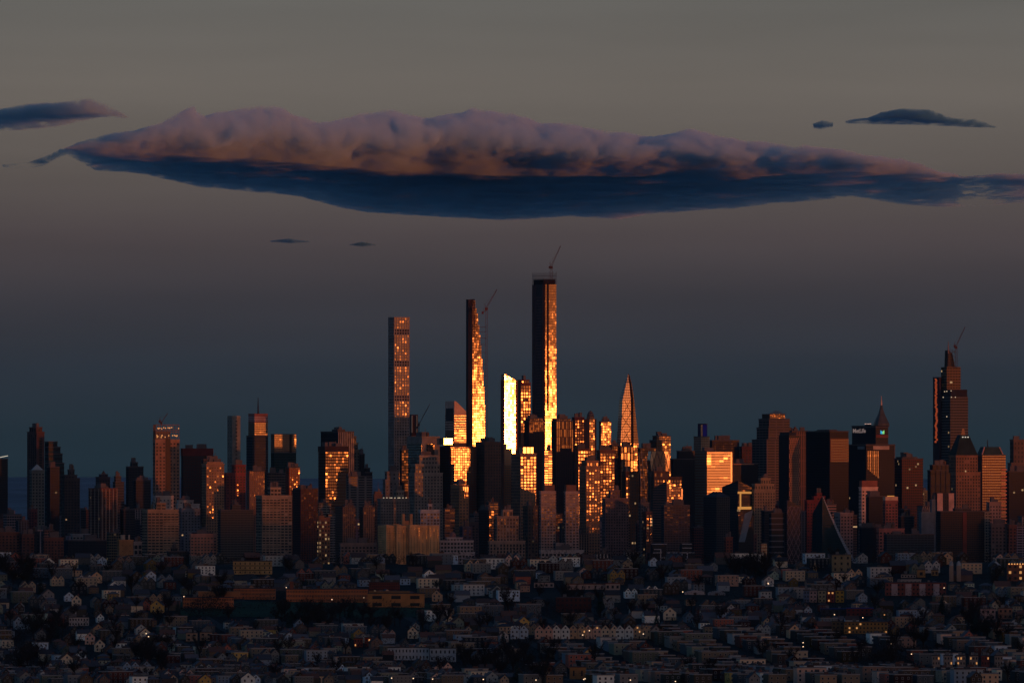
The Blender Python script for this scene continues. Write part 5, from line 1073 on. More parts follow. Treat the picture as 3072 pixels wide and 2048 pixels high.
def proto_twin():
    r = empty('twin_gabled_house'); W_, R_ = MB(), MB()
    for x0 in (-7.6, .15): gable(W_, R_, x0, x0 + 7.4, 12, 8.2, 12, .25)
    W_.build('wall', SID, r); ro = R_.build('roof', ROOF, r); mb = MB(); mb.box(-.5, .5, 6, 7, 8, 12.5); mb.build('chimney', CHIM, ro)
    for cx in (-3.9, 3.85):
        for x in (-1.8, 1.8): win(r, cx + x, 5.4, 0)
        win(r, cx - 1.6, 2.0, 0); win(r, cx, 8.9, 0, 1.3, 1.2)
        mb = MB(); mb.box(cx + 1, cx + 2.1, -.12, -.02, 0, 2.3); mb.build('door', DOOR, r)
    return r
def proto_hip(w_=11, d=11, e=6.8, rz=9.6):
    r = empty('hipped_house'); mb = MB(); mb.box(-w_ / 2, w_ / 2, 0, d, -4, e); mb.build('wall', SID, r)
    mb = MB(); a = w_ / 2 + .6; mb.loft([[(-a, -.6, e + .02), (a, -.6, e + .02), (a, d + .6, e + .02), (-a, d + .6, e + .02)], [(-a, -.6, e + .3), (a, -.6, e + .3), (a, d + .6, e + .3), (-a, d + .6, e + .3)], [(-1.2, d * .45, rz), (1.2, d * .45, rz), (1.2, d * .55, rz), (-1.2, d * .55, rz)]]); ro = mb.build('roof', ROOF, r)
    mb = MB(); mb.box(2.2, 3.1, 6, 7, e + .4, rz + .8); mb.build('chimney', CHIM, ro)
    for x in (-3.4, 0, 3.4): win(r, x, 4.2, 0)
    for x in (-3.4, 3.4): win(r, x, 1.1, 0, 1.4)
    mb = MB(); mb.box(-.6, .6, -.12, -.02, 0, 2.3); mb.build('door', DOOR, r); return r
def proto_flat(w_=13, d=19, h_=8.2, nx_=3, ns=2, nm='flat_roofed_house'):
    r = empty(nm); mb = MB(); mb.box(-w_ / 2, w_ / 2, 0, d, -4, h_); mb.build('wall', SID, r)
    mb = MB(); mb.box(-w_ / 2 - .25, w_ / 2 + .25, -.3, d + .25, h_ + .01, h_ + .55); mb.build('cornice', TRIM, r)
    mb = MB(); mb.box(-w_ / 2 + .3, w_ / 2 - .3, .3, d - .3, h_ + .56, h_ + .75); mb.box(-w_ * .1, w_ * .12, d * .4, d * .55, h_ + .76, h_ + 2.4); mb.build('roof', ROOF, r)
    for j in range(ns):
        for i in range(nx_):
            if j == 0 and i == nx_ - 1: continue
            win(r, -w_ / 2 + w_ * (i + .5) / nx_, 1.2 + j * 3.1 + (h_ - ns * 3.1) * .4, 0, 1.2, 1.5)
    x = -w_ / 2 + w_ * (nx_ - .5) / nx_; mb = MB(); mb.box(x - .6, x + .6, -.12, -.02, 0, 2.4); mb.build('door', DOOR, r); return r
PROT = {'gable': proto_gable(), 'big': proto_gable(11, 15, 7, 11.4, 'wide_gabled_house'), 'twin': proto_twin(), 'hip': proto_hip(), 'flat': proto_flat(), 'walkup': proto_flat(21, 14, 10.6, 5, 3, 'walk_up_block')}
DIM = {'gable': (8.4, 10.4, 'gabled house'), 'big': (11, 11.4, 'wide gabled house'), 'twin': (15.4, 12, 'twin-gabled house'), 'hip': (11, 9.6, 'hip-roofed house'), 'flat': (13, 9, 'flat-roofed house'), 'walkup': (21, 11.5, 'long three-storey flats')}
used = set()
WALLC = {'white': (.62, .62, .60), 'cream': (.55, .47, .34), 'pale-blue': (.36, .46, .55), 'tan': (.42, .30, .19), 'grey': (.32, .33, .33), 'brick-red': (.26, .085, .06), 'mustard': (.42, .28, .08), 'sage': (.30, .36, .28), 'pink-beige': (.50, .34, .27), 'slate-blue': (.17, .24, .32)}
WALLC = {k: (min(.8, v[0] * 1.4), min(.8, v[1] * 1.25), v[2] * 1.08) for k, v in WALLC.items()}
HOUSES = []; FORE = []; FLAND = []
def place(kind, x, y, rz, cname, lit=0, shade=1.0, detail=True, given=None, sz=1.0, group=None, roofc=None):
    src = PROT[kind]; fresh = kind in used; r = src.copy() if fresh else src
    if fresh: col.objects.link(r)
    r.location = (x, y, gz(x, y)); r.rotation_euler = (0, 0, rz); r.scale = (sz, sz, sz)
    c = tuple(v_ * shade for v_ in WALLC[cname]); rc = roofc or random.choice([(.05, .045, .045), (.09, .06, .05), (.07, .07, .075), (.13, .12, .12), (.16, .075, .05)])
    kids = list(src.children) if fresh else list(r.children)
    wins = []
    for ch in kids:
        nm = ch.name.split('.')[0]
        if fresh:
            if not detail and nm not in ('wall', 'roof', 'cornice', 'window'): continue
            q = ch.copy(); col.objects.link(q); q.parent = r
            for sub in ch.children:
                if detail: s2 = sub.copy(); col.objects.link(s2); s2.parent = q
        else: q = ch
        if nm == 'wall': q.color = (*c, 1)
        elif nm == 'roof': q.color = (*rc, 1)
        elif nm == 'window': wins.append(q)
    random.shuffle(wins)
    for q in wins[:lit]: q.material_slots[1].material = LITW
    used.add(kind); r['category'] = 'house' if kind != 'walkup' else 'apartment block'; r['group'] = group or ('houses on the dark hillside' if kind != 'walkup' else 'small flats on the dark hillside')
    p = (1536 + x / y * F, HOR - (gz(x, y) - CZ) / y * F)
    if given: r['label'] = given; HOUSES.append((r, kind, cname, p, lit, True))
    else: HOUSES.append((r, kind, cname, p, lit, False))
    return r
def fore(name, label, px0, px1, yt, yb, wall, ns=2, nw=8, depth=14, short=None, cat='building', roofc=(.07, .06, .06), lit=0, wfrac=.45, angle=0, grid=False, D=None):
    """a larger building on the slope, its front spanning px0..px1 and yt..yb of the picture"""
    c = (px0 + px1) / 2; D = D or solve(c, yb); p = at(c, yb, D); z0 = p.z; w_ = (px1 - px0) / F * D; h_ = (yb - yt) / F * D
    r = tag(empty(name, (p.x, D, z0), angle), label, cat); mb = MB(); mb.box(-w_ / 2, w_ / 2, 0, depth, -5, h_); mb.build('wall', matte(wall), r)
    mb = MB(); mb.box(-w_ / 2 - .3, w_ / 2 + .3, -.4, depth + .3, h_ + .01, h_ + .7); mb.build('roof', matte(roofc), r)
    cellw = w_ / nw; cellh = h_ / ns; rs_ = random.Random(int(px0)); litset = set(rs_.sample(range(nw * ns), min(lit, nw * ns)))
    if nw * ns > 60:
        g1 = MB(); panes(g1, (-w_ / 2, 0), (w_ / 2, 0), 0, h_, cellw, cellh, wfrac, .5, .12); o = g1.build('glazing', glass(tilt=.8, wide=.12), r); o['kind'] = 'stuff'
    else:
        for j in range(ns):
            for i in range(nw):
                x = -w_ / 2 + (i + .5) * cellw; z = (j + .28) * cellh; ww = cellw * wfrac / 2; mb = MB(); mb.box(x - ww, x + ww, -.15, -.02, z, z + cellh * .45)
                mb.build('window', LITW if j * nw + i in litset else WIN, r)
    mb = MB(); mb.box(-w_ * .3, -w_ * .3 + 3, depth * .4, depth * .6, h_ + .72, h_ + 3); mb.box(w_ * .2, w_ * .2 + 2, depth * .3, depth * .5, h_ + .72, h_ + 2.2); mb.build('roof_unit', matte((.2, .19, .18)), r)
    FORE.append((D, px0, px1, yt, yb));
    if short: FLAND.append((short, c, (yt + yb) / 2))
    r['_h'] = h_; del r['_h']
    return r, w_, h_, D
SB = (.62, .19, .065)  # reddish evening light is put into the brick colour
r, w_, h_, D = fore('school_building', 'long orange-lit brick school wing with a continuous window grid, left of the dark lawn', 549, 700, 1792, 1826, SB, 3, 30, 20, 'the left school wing')
mb = MB(); mb.box(-w_ * .2, w_ * .62, 12, 30, h_ + .75, h_ + 5.5); mb.build('upper_hall', matte((.50, .20, .08)), r)
fore('school_building', 'red-brick school block with rows of windows between the two long school wings', 700, 826, 1765, 1797, SB, 3, 30, 18, 'the middle school block')
r, w_, h_, D = fore('school_building', 'longest orange-lit brick school wing with two window storeys above the dark lawn', 859, 1103, 1767, 1806, SB, 3, 52, 22, 'the long school wing')
mb = MB(); mb.box(-w_ * .46, -w_ * .46 + 3.4, 6, 9, h_ + .75, h_ + 7); mb.build('chimney', matte((.28, .09, .05)), r)
r, w_, h_, D = fore('school_building', 'windowless tan-orange gymnasium end of the school, right of the long wing', 1103, 1273, 1780, 1823, (.55, .24, .08), 2, 3, 24, 'the tan gymnasium', wfrac=.5)
mb = MB(); mb.box(-w_ / 2 + 1, w_ * .24, 4, 20, h_ + .75, h_ + 2.4); mb.build('raised_roof', matte((.3, .15, .06)), r)
fore('apartment_building', 'red three-storey block with rows of pale windows behind the tan gymnasium', 1107, 1199, 1746, 1771, (.20, .05, .035), 3, 14, 12, 'the red three-storey block')
r, w_, h_, D = fore('office_building', 'yellow-lit flat building with dark floor lines standing on the crest', 699, 816, 1683, 1722, (.58, .36, .14), 3, 8, 14, 'the yellow crest building', wfrac=.22)
mb = MB()
for j in (1, 2): mb.box(-w_ / 2, w_ / 2, -.3, -.17, h_ * j / 3 - .3, h_ * j / 3 + .3)
mb.build('floor_lines', matte((.05, .04, .03)), r)
fore('apartment_building', 'white two-storey block with square windows on the left hillside', 207, 266, 1851, 1877, (.62, .55, .48), 2, 7, 10, 'the white two-storey block')
fore('apartment_building', 'tan square flats, left one of the pair below the lawn', 558, 592, 1898, 1923, (.45, .30, .19), 2, 2, 10, 'the paired tan flats')
fore('apartment_building', 'tan square flats, right one of the pair below the lawn', 600, 636, 1896, 1921, (.45, .30, .19), 2, 2, 10)
fore('apartment_building', 'long white two-storey building with small square windows near the bottom centre', 1163, 1287, 1942, 1979, (.55, .57, .56), 2, 12, 12, 'the long white building', wfrac=.35)
fore('apartment_building', 'pale blue-white continuation on the right end of the long white building', 1289, 1368, 1944, 1984, (.42, .48, .50), 2, 6, 12, wfrac=.35)
fore('row_house', 'red house with a bright upper corner, left of its red neighbour', 1062, 1088, 1914, 1940, (.32, .07, .045), 2, 3, 12, 'the two red houses', lit=1)
fore('row_house', 'red house with two glowing upper windows, right of its red neighbour', 1094, 1122, 1912, 1939, (.32, .07, .045), 2, 3, 12, lit=2)
fore('store_building', 'long low white store with a red roof edge in the middle distance', 1700, 1815, 1752, 1768, (.55, .38, .30), 1, 6, 20, 'the long low white store', roofc=(.22, .05, .03), wfrac=.2)
fore('store_building', 'white-and-orange end block joined to the long low white store', 1816, 1860, 1750, 1769, (.52, .36, .28), 1, 3, 20, roofc=(.22, .05, .03))
fore('store_building', 'small white shed with an orange end left of the long low white store', 1602, 1662, 1747, 1762, (.52, .38, .32), 1, 4, 14, 'the small white shed')
fore('garage', 'plain ochre-brown box building standing near the bottom edge', 1709, 1758, 2000, 2036, (.42, .20, .07), 1, 2, 14, 'the ochre box', wfrac=.2)
fore('apartment_building', 'very dark red apartment block among bare trees in mid hillside', 1668, 1774, 1792, 1836, (.09, .03, .025), 3, 8, 16, 'the dark red block')
r, w_, h_, D = fore('apartment_building', 'red and white striped three-storey block with a dark roof on the right hillside', 2656, 2838, 1747, 1786, (.26, .075, .055), 3, 16, 14, 'the red and white striped block', roofc=(.06, .05, .06))
mb = MB()
for i in range(4): x = -w_ * .35 + i * w_ * .23; mb.box(x - w_ * .05, x + w_ * .05, -.5, -.2, 0, h_ - 1)
mb.build('white_bays', matte((.52, .36, .33)), r)
fore('apartment_building', 'ochre four-bay apartment building with dim lit windows on the right hillside', 2532, 2663, 1865, 1900, (.36, .20, .06), 3, 12, 14, 'the ochre apartments', lit=5)
fore('apartment_building', 'dark left wing of the ochre apartments', 2496, 2531, 1864, 1898, (.16, .11, .06), 3, 3, 14)
fore('warehouse', 'red building beneath a vivid blue roof on the right hillside', 2540, 2620, 1824, 1847, (.20, .04, .03), 2, 6, 16, 'the blue-roofed building', roofc=(.02, .05, .25))
fore('warehouse', 'low shed with a darker blue roof adjoining the blue-roofed building', 2462, 2538, 1826, 1843, (.06, .06, .07), 1, 4, 18, roofc=(.02, .05, .20))
for i, (xa, xb, c, cn_) in enumerate(((2411, 2428, (.12, .17, .26), 'dusky blue'), (2429, 2450, (.42, .30, .27), 'pinkish'), (2455, 2477, (.34, .30, .18), 'olive-cream'), (2481, 2503, (.26, .05, .04), 'deep red'), (2507, 2532, (.42, .27, .05), 'mustard yellow'))):
    fore('row_house', f'{cn_} town house in the multicoloured row on the right hillside', xa, xb, 1771 + i % 2, 1806, c, 3, 2, 12, 'the multicoloured row' if i == 2 else None, lit=3 if cn_ == 'deep red' else 0)
for i, (xa, xb) in enumerate(((2797, 2820), (2832, 2858), (2870, 2896), (2908, 2934), (2944, 2968), (2984, 3008))):
    w5 = ('leftmost', 'second', 'third', 'fourth', 'fifth', 'rightmost')[i]
    fore('row_house', f'{w5} from the left in the row of six porch-lit houses at lower right', xa, xb, 1966, 2010, (.36, .27, .21) if i != 4 else (.22, .06, .05), 3, 3, 12, 'the porch-lit row' if i == 2 else None, lit=(3, 2, 3, 2, 3, 0)[i])
fore('apartment_building', 'pink-beige block with six square windows near the right frame edge', 2942, 2986, 1826, 1858, (.50, .32, .28), 2, 3, 12, 'the pink-beige block')
fore('apartment_building', 'terracotta block with six windows beside the pink-beige block', 2995, 3037, 1824, 1856, (.40, .20, .12), 2, 3, 12)
r, w_, h_, D = fore('civic_building', 'tall mustard-grey square building with a small roof hut, on the crest before the glass pyramid', 2496, 2553, 1664, 1716, (.30, .24, .13), 3, 3, 14, 'the mustard crest building', wfrac=.3)
r, w_, h_, D = fore('lit_building', 'brick building crowned with bright warm lamps at the right end of the crest', 3022, 3085, 1690, 1742, (.26, .10, .06), 3, 4, 14, 'the lamp-crowned brick building', lit=5)
for i in range(6): mb = MB(); x = -w_ / 2 + 1 + i * (w_ - 4) / 6; mb.box(x, x + 1, -.9, -.1, h_ - .6, h_ + .3); mb.build('roof_lamp', glow((1, .45, .15), 1.2), r)
r, w_, h_, D = fore('archway_building', 'orange building pierced by a tall dark gateway on the right crest', 2751, 2776, 1709, 1731, (.52, .26, .08), 1, 1, 8, 'the orange gateway', wfrac=.35)
fore('archway_building', 'small orange-tan block right of the orange gateway', 2794, 2815, 1710, 1727, (.48, .27, .10), 1, 2, 8)
fore('house_row', 'low pale terrace with a square stub tower left of the orange gateway', 2703, 2748, 1722, 1733, (.44, .36, .30), 1, 5, 8)
# twin domed church
D = solve(2865, 1744); p = at(2865, 1744, D); ch = tag(empty('church', (p.x, D, p.z)), 'church with two pale domed bell towers in front of the huge dark housing slab', 'church')
mpp = D / F
for cx, nm in ((2854, 'bell_tower'), (2876, 'bell_tower')):
    x = (cx - 2865) * mpp; mb = MB(); mb.box(x - 1.9, x + 1.9, 0, 3.8, -4, 48 * mpp); t_ = mb.build(nm, matte((.40, .27, .19)), ch)
    mb = MB(); mb.loft([[(x + 1.9 * q * math.cos(i * math.pi / 6), 1.9 + 1.9 * q * math.sin(i * math.pi / 6), 48 * mpp + .02 + s_) for i in range(12)] for q, s_ in ((1, 0), (1.02, 1.2), (.85, 2.8), (.45, 3.9), (.05, 4.6))]); mb.build('dome', matte((.46, .44, .40)), t_)
mb = MB(); mb.box(-1.6, 16, 3.9, 22, -4, 6); mb.build('nave', matte((.2, .12, .09)), ch); mb = MB(); mb.loft([[(-2, 3.9, 6.02), (16.4, 3.9, 6.02), (16.4, 22, 6.02), (-2, 22, 6.02)], [(-2, 12, 10), (16.4, 12, 10), (16.4, 13, 10), (-2, 13, 10)]]); mb.build('nave_roof', matte((.12, .06, .05)), ch)
FORE.append((D, 2846, 2890, 1680, 1744)); FLAND.append(('the twin-domed church', 2865, 1710))
D = solve(2445, 1724); p = at(2445, 1724, D); ch = tag(empty('church', (p.x, D, p.z)), 'small tan church tower with a thin steeple left of the mustard crest building', 'church')
mb = MB(); mb.box(-1.7, 1.7, 0, 3.4, -4, 26 * mpp); mb.build('tower', matte((.46, .36, .2)), ch); mb = MB(); mb.loft([[(-1.2, .5, 26 * mpp + .02), (1.2, .5, 26 * mpp + .02), (1.2, 2.9, 26 * mpp + .02), (-1.2, 2.9, 26 * mpp + .02)], [(-.1, 1.6, 43 * mpp), (.1, 1.6, 43 * mpp), (.1, 1.8, 43 * mpp), (-.1, 1.8, 43 * mpp)]]); mb.build('steeple', matte((.38, .30, .18)), ch)
# barrel-roofed halls
for (xa, xb, yt, yb, lab) in ((2054, 2116, 1770, 1783, 'pale barrel-roofed hall left of its duller twin in mid hillside'), (2124, 2176, 1772, 1784, 'duller barrel-roofed hall right of the pale one')):
    D = solve((xa + xb) / 2, yb); p = at((xa + xb) / 2, yb, D); w_ = (xb - xa) / F * D; h_ = (yb - yt) / F * D; r = tag(empty('barrel_roofed_hall', (p.x, D, p.z)), lab, 'hall')
    mb = MB(); arc = [(w_ / 2 * math.cos(math.pi * i / 12), h_ * .35 + h_ * .65 * math.sin(math.pi * i / 12)) for i in range(13)]
    mb.loft([[(x, 0, z) for x, z in [(w_ / 2, -3)] + arc + [(-w_ / 2, -3)]], [(x, 26, z) for x, z in [(w_ / 2, -3)] + arc + [(-w_ / 2, -3)]]]); mb.build('barrel_shell', matte((.55, .45, .40) if xa < 2100 else (.3, .3, .3)), r)
    mb = MB(); mb.box(-1.3, 1.3, -.15, -.02, 0, h_ * .5); mb.build('door', DOOR, r)
    FORE.append((D, xa, xb, yt, yb)); FLAND.append(('the pale barrel-roofed hall' if xa < 2100 else 'the duller barrel hall', (xa + xb) / 2, yt))
# the row of twin-gabled houses
i = 0
for cx, cn_, lt in ((1558, 'pale-blue', 0), (1573, 'white', 0), (1632, 'pink-beige', 0), (1683, 'white', 0), (1733, 'tan', 1), (1778, 'pink-beige', 1), (1830, 'cream', 0), (1874, 'white', 0), (1926, 'tan', 2)):
    if i == 1: i += 1; continue
    D = solve(cx, 1916); x = at(cx, 1916, D).x
    w9 = ('first', '', 'second', 'third', 'fourth', 'fifth', 'sixth', 'seventh', 'eighth')[i]
    place('twin', x, D, random.uniform(-.06, .06), cn_, lt, 1.0, True, given=f'{cn_} twin-gabled house, {w9} from the left in the row of eight across the slope', group='row of twin-gabled houses'); FORE.append((D, cx - 24, cx + 24, 1872, 1916)); i += 1
FLAND.append(('the row of twin-gabled houses', 1740, 1895))
for px, py, cn_, kd, lab in ((470, 1838, 'mustard', 'big', 'large tan-orange gabled house alone beside the left school wing'), (1310, 1804, 'tan', 'gable', 'tall narrow gabled house just right of the tan gymnasium'), (270, 1932, 'pink-beige', 'gable', 'bright little gabled house with lit attic above its neighbour on the left slope'), (300, 1955, 'cream', 'gable', 'cream gabled house with two storeys of windows, lower left slope'),
        (2010, 1860, 'cream', 'big', 'steep-gabled cream house in the middle of the right slope'), (745, 2060, 'white', 'big', 'broad white gable cut by the bottom frame edge'), (1238, 1915, 'cream', 'gable', 'cream gabled house right of the two red houses'), (230, 1820, 'cream', 'gable', 'tall white-trimmed gabled house on the upper left slope')):
    D = solve(px, py); x = at(px, py, D).x; place(kd, x, D, random.uniform(-.1, .1), cn_, 0, 1.25, True, given=lab); FORE.append((D, px - 18, px + 18, py - 36, py))

dark = [(1180, 1870, 150, 40), (1560, 2010, 110, 45), (1700, 1830, 120, 40), (130, 1900, 90, 40), (620, 1840, 90, 20), (2650, 1990, 80, 30), (2250, 1720, 60, 20), (1380, 2000, 90, 40), (60, 1990, 60, 40), (2950, 1890, 50, 30), (450, 1990, 60, 30), (60, 1740, 80, 20), (900, 1860, 160, 18), (2740, 1950, 90, 18)]
# lattice of ordinary houses along the slanting streets
random.seed(21)
cands = []
for si in range(-16, 26):
    for side in (-1, 0, 1):
        s0 = -300 + si * 59 + side * 20.5
        t = 9330.0
        while t < 11020:
            y = t; x = s0 - (y - 10000) * SLP + random.uniform(-.6, .6)
            px = 1536 + x / y * F; py = HOR + (CZ - gz(x, y)) / y * F
            south = px > 1560 and py > 1905                 # the flat-roofed terraces
            if south and side == 0: t += 20; continue
            step = 21 if not south else 33
            t += step + (random.uniform(-3, 5) if not south else random.uniform(-.8, .8))
            if not south: x += random.uniform(-5, 5)
            if px < -40 or px > 3110 or py > 2085: continue
            kd = random.choices(('flat', 'walkup', 'gable'), (80, 6, 14))[0] if south else random.choices(('gable', 'big', 'hip', 'flat', 'walkup', 'twin'), (30, 17, 18, 17, 9, 6))[0]
            if random.random() < (.05 if south else .14): continue
            cands.append((y, x, px, py, kd, south))
cands.sort()
cov = list(FORE); kept = 0; far = []
def hid(px, w2, yt, yb, D):
    for i in range(5):
        xx = px - w2 + 2 * w2 * (i + .5) / 5
        for yy in (yt + 2, yt + (yb - yt) * .35):
            if not any(d < D and a <= xx <= c and t <= yy for d, a, c, t, b_ in cov if b_ + 60 > yy): return False
    return True
cnt = {}
for (y, x, px, py, kd, south) in cands:
    w2 = DIM[kd][0] / 2 / y * F; yt = py - DIM[kd][1] / y * F
    bad = False
    for d, a, c, t, b_ in FORE:
        if px + w2 > a - 2 and px - w2 < c + 2:
            if y <= d + 22 and yt < b_ - 8 and py > t and y > d - 260: bad = True
            if y > d and abs(y - d) < 26: bad = True
    if 530 < px < 1290 and 1808 < py < 1890 and yt < 1852: bad = True
    if any(((px - a_) / r_) ** 2 + ((py - 12 - b_) / (s_ * .75)) ** 2 < 1 for a_, b_, r_, s_ in dark) and random.random() < .85: continue
    if bad or hid(px, w2 * .8, yt, py, y): continue
    if cnt.get(kd, 0) >= 290: far.append((x, y, kd)); continue
    cov.append((y, px - w2 * .85, px + w2 * .85, yt + 4, py)); cnt[kd] = cnt.get(kd, 0) + 1
    cn_ = random.choices(list(WALLC), (14, 13, 11, 13, 12, 10, 3, 6, 9, 9))[0]
    if south: rz = R(10) + random.uniform(-.03, .03); cn_ = random.choices(list(WALLC), (6, 14, 5, 16, 12, 10, 4, 6, 10, 6))[0]
    else: rz = R(10) + (random.choice((0, 0, 0, R(90), R(-90))) if kd in ('gable', 'big') else 0) + random.uniform(-.05, .05)
    lit = 1 if random.random() < .012 else 0
    place(kd, x, y, rz, cn_, lit, random.choice((.1, .16, .28, .42, .7, 1.4)) * random.uniform(.85, 1.15), y < 10350, sz=random.uniform(1.02, 1.15) if south else random.uniform(.7, .95))
# labels: look, then the landmark one finds them by
def ordn(i): return ('nearest', 'second nearest', 'third nearest', 'fourth nearest', 'fifth nearest', 'sixth nearest', 'seventh nearest', 'eighth nearest')[i] if i < 8 else None
buckets = {}
for h in HOUSES:
    r, kd, cn_, (px, py), lit, given = h
    if given: continue
    l = min(FLAND, key=lambda q: math.hypot((q[1] - px) * .8, (q[2] - py) * 1.6)); dx, dy = px - l[1], (py - l[2]) * 1.8
    rel = ('right of' if dx > 0 else 'left of') if abs(dx) > abs(dy) else ('downhill of' if dy > 0 else 'uphill of')
    litw = 'lit-windowed ' if lit else ''
    buckets.setdefault((litw + cn_ + ' ' + DIM[kd][2], rel, l[0]), []).append((math.hypot(dx, dy), r))
for (w_, rel, ln), lst in buckets.items():
    lst.sort(key=lambda q: q[0])
    for i, (_, r) in enumerate(lst):
        o_ = ordn(i) or f'{i + 1}th nearest'
        r['label'] = f'{w_}, {o_} {rel} {ln}' if len(lst) > 1 else f'{w_} {rel} {ln}'

# ------------------------------------------------------------------ trees
random.seed(5)
BARK = matte((.045, .03, .024), .95, .3, .5); TWIG = matte((.034, .022, .016), .95, .4, .4); NEED = matte((.03, .045, .03), .95, .4, .4)
def proto_tree(seed, h_=14, nb=9, tw=900, spread=5):
    rs_ = random.Random(seed); r = empty('bare_tree'); mb = MB(); mb.tube(0, 0, -1, h_ * .42, .42, .26, 7); mb.build('trunk', BARK, r)
    mb = MB(); tips = []
    for i in range(nb):
        a = 2 * math.pi * i / nb + rs_.uniform(-.4, .4); s0 = Vector((0, 0, h_ * rs_.uniform(.25, .42))); e = Vector((math.cos(a) * spread * rs_.uniform(.35, .9), math.sin(a) * spread * rs_.uniform(.35, .9), h_ * rs_.uniform(.6, .95)))
        mb.bar(s0, e, .13); tips.append((s0, e))
    for k in range(tw):
        s0, e = rs_.choice(tips); p = s0.lerp(e, rs_.uniform(.35, 1.08)); d = Vector((rs_.gauss(0, 1), rs_.gauss(0, 1), rs_.gauss(.5, .8))).normalized(); ln = rs_.uniform(.7, 2.4); q = p + d * ln; wv = d.cross(Vector((rs_.gauss(0, 1), rs_.gauss(0, 1), rs_.gauss(0, 1)))).normalized() * rs_.uniform(.03, .075)
        mb.face([p - wv, p + wv, q + wv * .4, q - wv * .4])
    mb.build('crown', TWIG, r); return r
def proto_fir(seed):
    rs_ = random.Random(seed); r = empty('evergreen_tree'); mb = MB(); mb.tube(0, 0, -1, 4, .35, .25, 6); mb.build('trunk', BARK, r); mb = MB()
    for k in range(1100):
        z = 1.5 + 12 * (1 - math.sqrt(rs_.random())); rad = (13.8 - z) * .27 * rs_.uniform(.5, 1.05); a = rs_.uniform(0, 6.283); p = Vector((math.cos(a) * rad, math.sin(a) * rad, z)); u = Vector((math.cos(a), math.sin(a), -.35)) * .7; v_ = Vector((-math.sin(a), math.cos(a), rs_.uniform(-.3, .3))) * .35
        mb.face([p - v_, p + u * .6, p + v_, p - u * .5])
    mb.build('crown', NEED, r); return r
TP = [proto_tree(1), proto_tree(2, 16, 11, 1100, 6), proto_tree(3, 11, 8, 700, 4.5), proto_tree(4, 13, 12, 1200, 5.5)]; FP = proto_fir(9)
tused = set(); tlab = {}
TD = {0: 'round-crowned bare tree', 1: 'tall spreading bare tree', 2: 'small bare tree', 3: 'dense-twigged bare tree', 4: 'dark conical evergreen'}
TREES = []
def tree(i, x, y, s=1.0, given=None):
    src = FP if i == 4 else TP[i]
    if i in tused:
        r = src.copy(); col.objects.link(r)
        for ch in src.children: q = ch.copy(); col.objects.link(q); q.parent = r
    else: r = src; tused.add(i)
    r.location = (x, y, gz(x, y)); r.scale = (s, s, s); r.rotation_euler = (0, 0, random.uniform(0, 6.28)); r['category'] = 'tree'; r['group'] = 'trees among the hillside houses'
    TREES.append((r, i, 1536 + x / y * F, HOR + (CZ - gz(x, y)) / y * F, given)); return r
nt_ = 0; tries = 0
while nt_ < 300 and tries < 6000:
    tries += 1
    if random.random() < .5:
        cx, cyy, rx, ry = random.choice(dark); px, py = random.gauss(cx, rx * .6), random.gauss(cyy, ry * .6)
    else: px, py = random.uniform(-20, 3090), 1700 + 350 * random.random() ** .9
    if not (1696 < py < 2090): continue
    if px > 1700 and py > 1925 and random.random() < .6: continue
    D = solve(px, py); x = at(px, py, D).x; top_ = py - 14 / D * F
    if any(px + 12 > a and px - 12 < c and D < d and d - D < 500 and top_ < b_ - 6 and py > t for d, a, c, t, b_ in FORE): continue
    if any(abs(D - h[0].location.y - 7) < 9 and abs(x - h[0].location.x) < 7 for h in HOUSES): continue
    tree(random.choices((0, 1, 2, 3, 4), (28, 18, 22, 26, 6))[0], x, D, random.uniform(1.0, 1.6)); nt_ += 1
tb = {}
for r, i, px, py, given in TREES:
    l = min(FLAND, key=lambda q: math.hypot((q[1] - px) * .8, (q[2] - py) * 1.6)); dx, dy = px - l[1], (py - l[2]) * 1.8
    rel = ('right of' if dx > 0 else 'left of') if abs(dx) > abs(dy) else ('downhill of' if dy > 0 else 'uphill of')
    tb.setdefault((TD[i], rel, l[0]), []).append((math.hypot(dx, dy), r))
for (w_, rel, ln), lst in tb.items():
    lst.sort(key=lambda q: q[0])
    for i, (_, r) in enumerate(lst): r['label'] = f'{w_}, {ordn(i) or str(i + 1) + "th nearest"} {rel} {ln}' if len(lst) > 1 else f'{w_} {rel} {ln}'
# woods along the crest and scrub between the gardens: nobody could count these
random.seed(8); mb = MB()
dk = []
for cx, cyy, rx, ry in dark:
    D = solve(cx, cyy); dk.append((at(cx, cyy, D).x, D, rx / F * D, ry * 3.6))
for k in range(120000):
    if k < 22000: y = random.uniform(10840, 11060); hmax = 13
    elif k < 90000: y = random.uniform(9340, 10850); hmax = 8
    else: hmax = 12; q = random.choice(dk); y = random.gauss(q[1], q[3] * .45)
    x = random.uniform(-480, 480) * y / 10000
    if k >= 90000: x = random.gauss(q[0], q[2] * .5)
    if not 9320 < y < 11080: continue
    dn = noise.noise(Vector((x / 38, y / 60, 1.5)))
    if dn < (-.12 if k < 22000 else -.1 if k < 90000 else -.15): continue
    ht = hmax * (.45 + 1.3 * max(0, dn)); z = gz(x, y) + ht * random.random() ** .7
    d = Vector((random.gauss(0, 1), random.gauss(0, 1), random.gauss(.6, .8))).normalized(); wv = d.cross(Vector((random.gauss(0, 1), random.gauss(0, 1), random.gauss(0, 1)))).normalized() * random.uniform(.1, .4); p = Vector((x, y, z)); q = p + d * random.uniform(.8, 2.4)
    mb.face([p - wv, p + wv, q + wv * .3, q - wv * .3])
o = mb.build('woods', TWIG); o['kind'] = 'stuff'

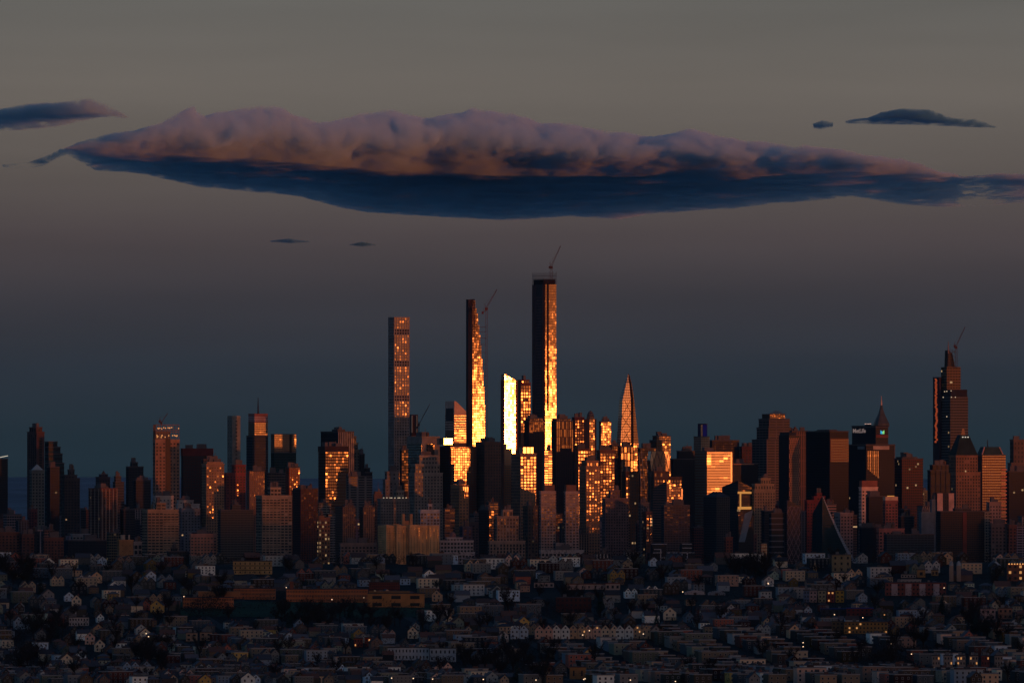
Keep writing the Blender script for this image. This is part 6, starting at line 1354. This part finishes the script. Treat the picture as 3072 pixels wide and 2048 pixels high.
# ------------------------------------------------------------------ street lamps
LG = glow((1, .66, .38), 1.8); lamp0 = None; li = []
for px, py in ((552, 1788), (698, 1789), (439, 1899), (446, 1908), (723, 1768), (406, 1789), (393, 1743), (1092, 1791), (859, 1761), (996, 1797), (828, 1950), (1193, 2024), (1298, 2035), (1450, 2036), (1240, 2033), (1175, 2032), (1965, 1893), (2048, 1774), (2305, 1750), (1751, 2036), (1755, 2034), (1891, 2038), (2026, 2042), (1608, 2038), (2290, 1899), (2297, 1692), (2734, 1960), (2673, 1929), (2615, 1801), (2503, 1842), (2588, 1851), (2832, 1762), (3061, 1950), (2409, 1926), (2409, 1938), (2304, 1748), (1125, 1772), (1748, 1903), (1930, 1900), (1768, 1890), (1150, 1772), (1172, 1774)):
    D = solve(px, py + 27); z0 = gz(at(px, py, D).x, D); P = at(px, py, D); hh = P.z - z0
    if hh < 4: hh = 4
    if lamp0 is None:
        r = empty('street_lamp'); mb = MB(); mb.tube(0, 0, -1, 7.6, .12, .08, 6); mb.bar((0, 0, 7.6), (0, -1.1, 8), .08); mb.build('pole', matte((.06, .06, .06)), r)
        mb = MB(); mb.loft([[(-.42, -1.9, 7.65), (.42, -1.9, 7.65), (.42, -1, 7.65), (-.42, -1, 7.65)], [(-.42, -1.9, 8.3), (.42, -1.9, 8.3), (.42, -1, 8.3), (-.42, -1, 8.3)]]); mb.build('lamp_head', LG, r); lamp0 = r
    else:
        r = lamp0.copy(); col.objects.link(r)
        for c_ in lamp0.children: q = c_.copy(); col.objects.link(q); q.parent = r
    r.location = (P.x, D, P.z - 8); r['category'] = 'street lamp'; r['group'] = 'street lamps glowing on the hillside'; li.append((r, px, py))
tb = {}
for r, px, py in li:
    l = min(FLAND, key=lambda q: math.hypot((q[1] - px) * .8, (q[2] - py) * 1.6)); dx, dy = px - l[1], (py - l[2]) * 1.8
    rel = ('right of' if dx > 0 else 'left of') if abs(dx) > abs(dy) else ('downhill of' if dy > 0 else 'uphill of'); tb.setdefault((rel, l[0]), []).append((math.hypot(dx, dy), r))
for (rel, ln), lst in tb.items():
    lst.sort(key=lambda q: q[0])
    for i, (_, r) in enumerate(lst): r['label'] = f'glowing street lamp, {ordn(i)} {rel} {ln}' if len(lst) > 1 else f'glowing street lamp {rel} {ln}'
# ------------------------------------------------------------------ air
if HAZE > 0:
    m = new_mat('haze'); t = m.node_tree; v = _n(t, 'ShaderNodeVolumePrincipled'); v.inputs['Color'].default_value = (.3, .72, .95, 1); v.inputs['Density'].default_value = HAZE; v.inputs['Anisotropy'].default_value = .3
    o = _n(t, 'ShaderNodeOutputMaterial'); t.links.new(v.outputs[0], o.inputs[1]); m.cycles.homogeneous_volume = True
    mb = MB(); mb.box(-70000, 70000, -14000, 52000, -20, 640); o = mb.build('haze', m); o['kind'] = 'stuff'
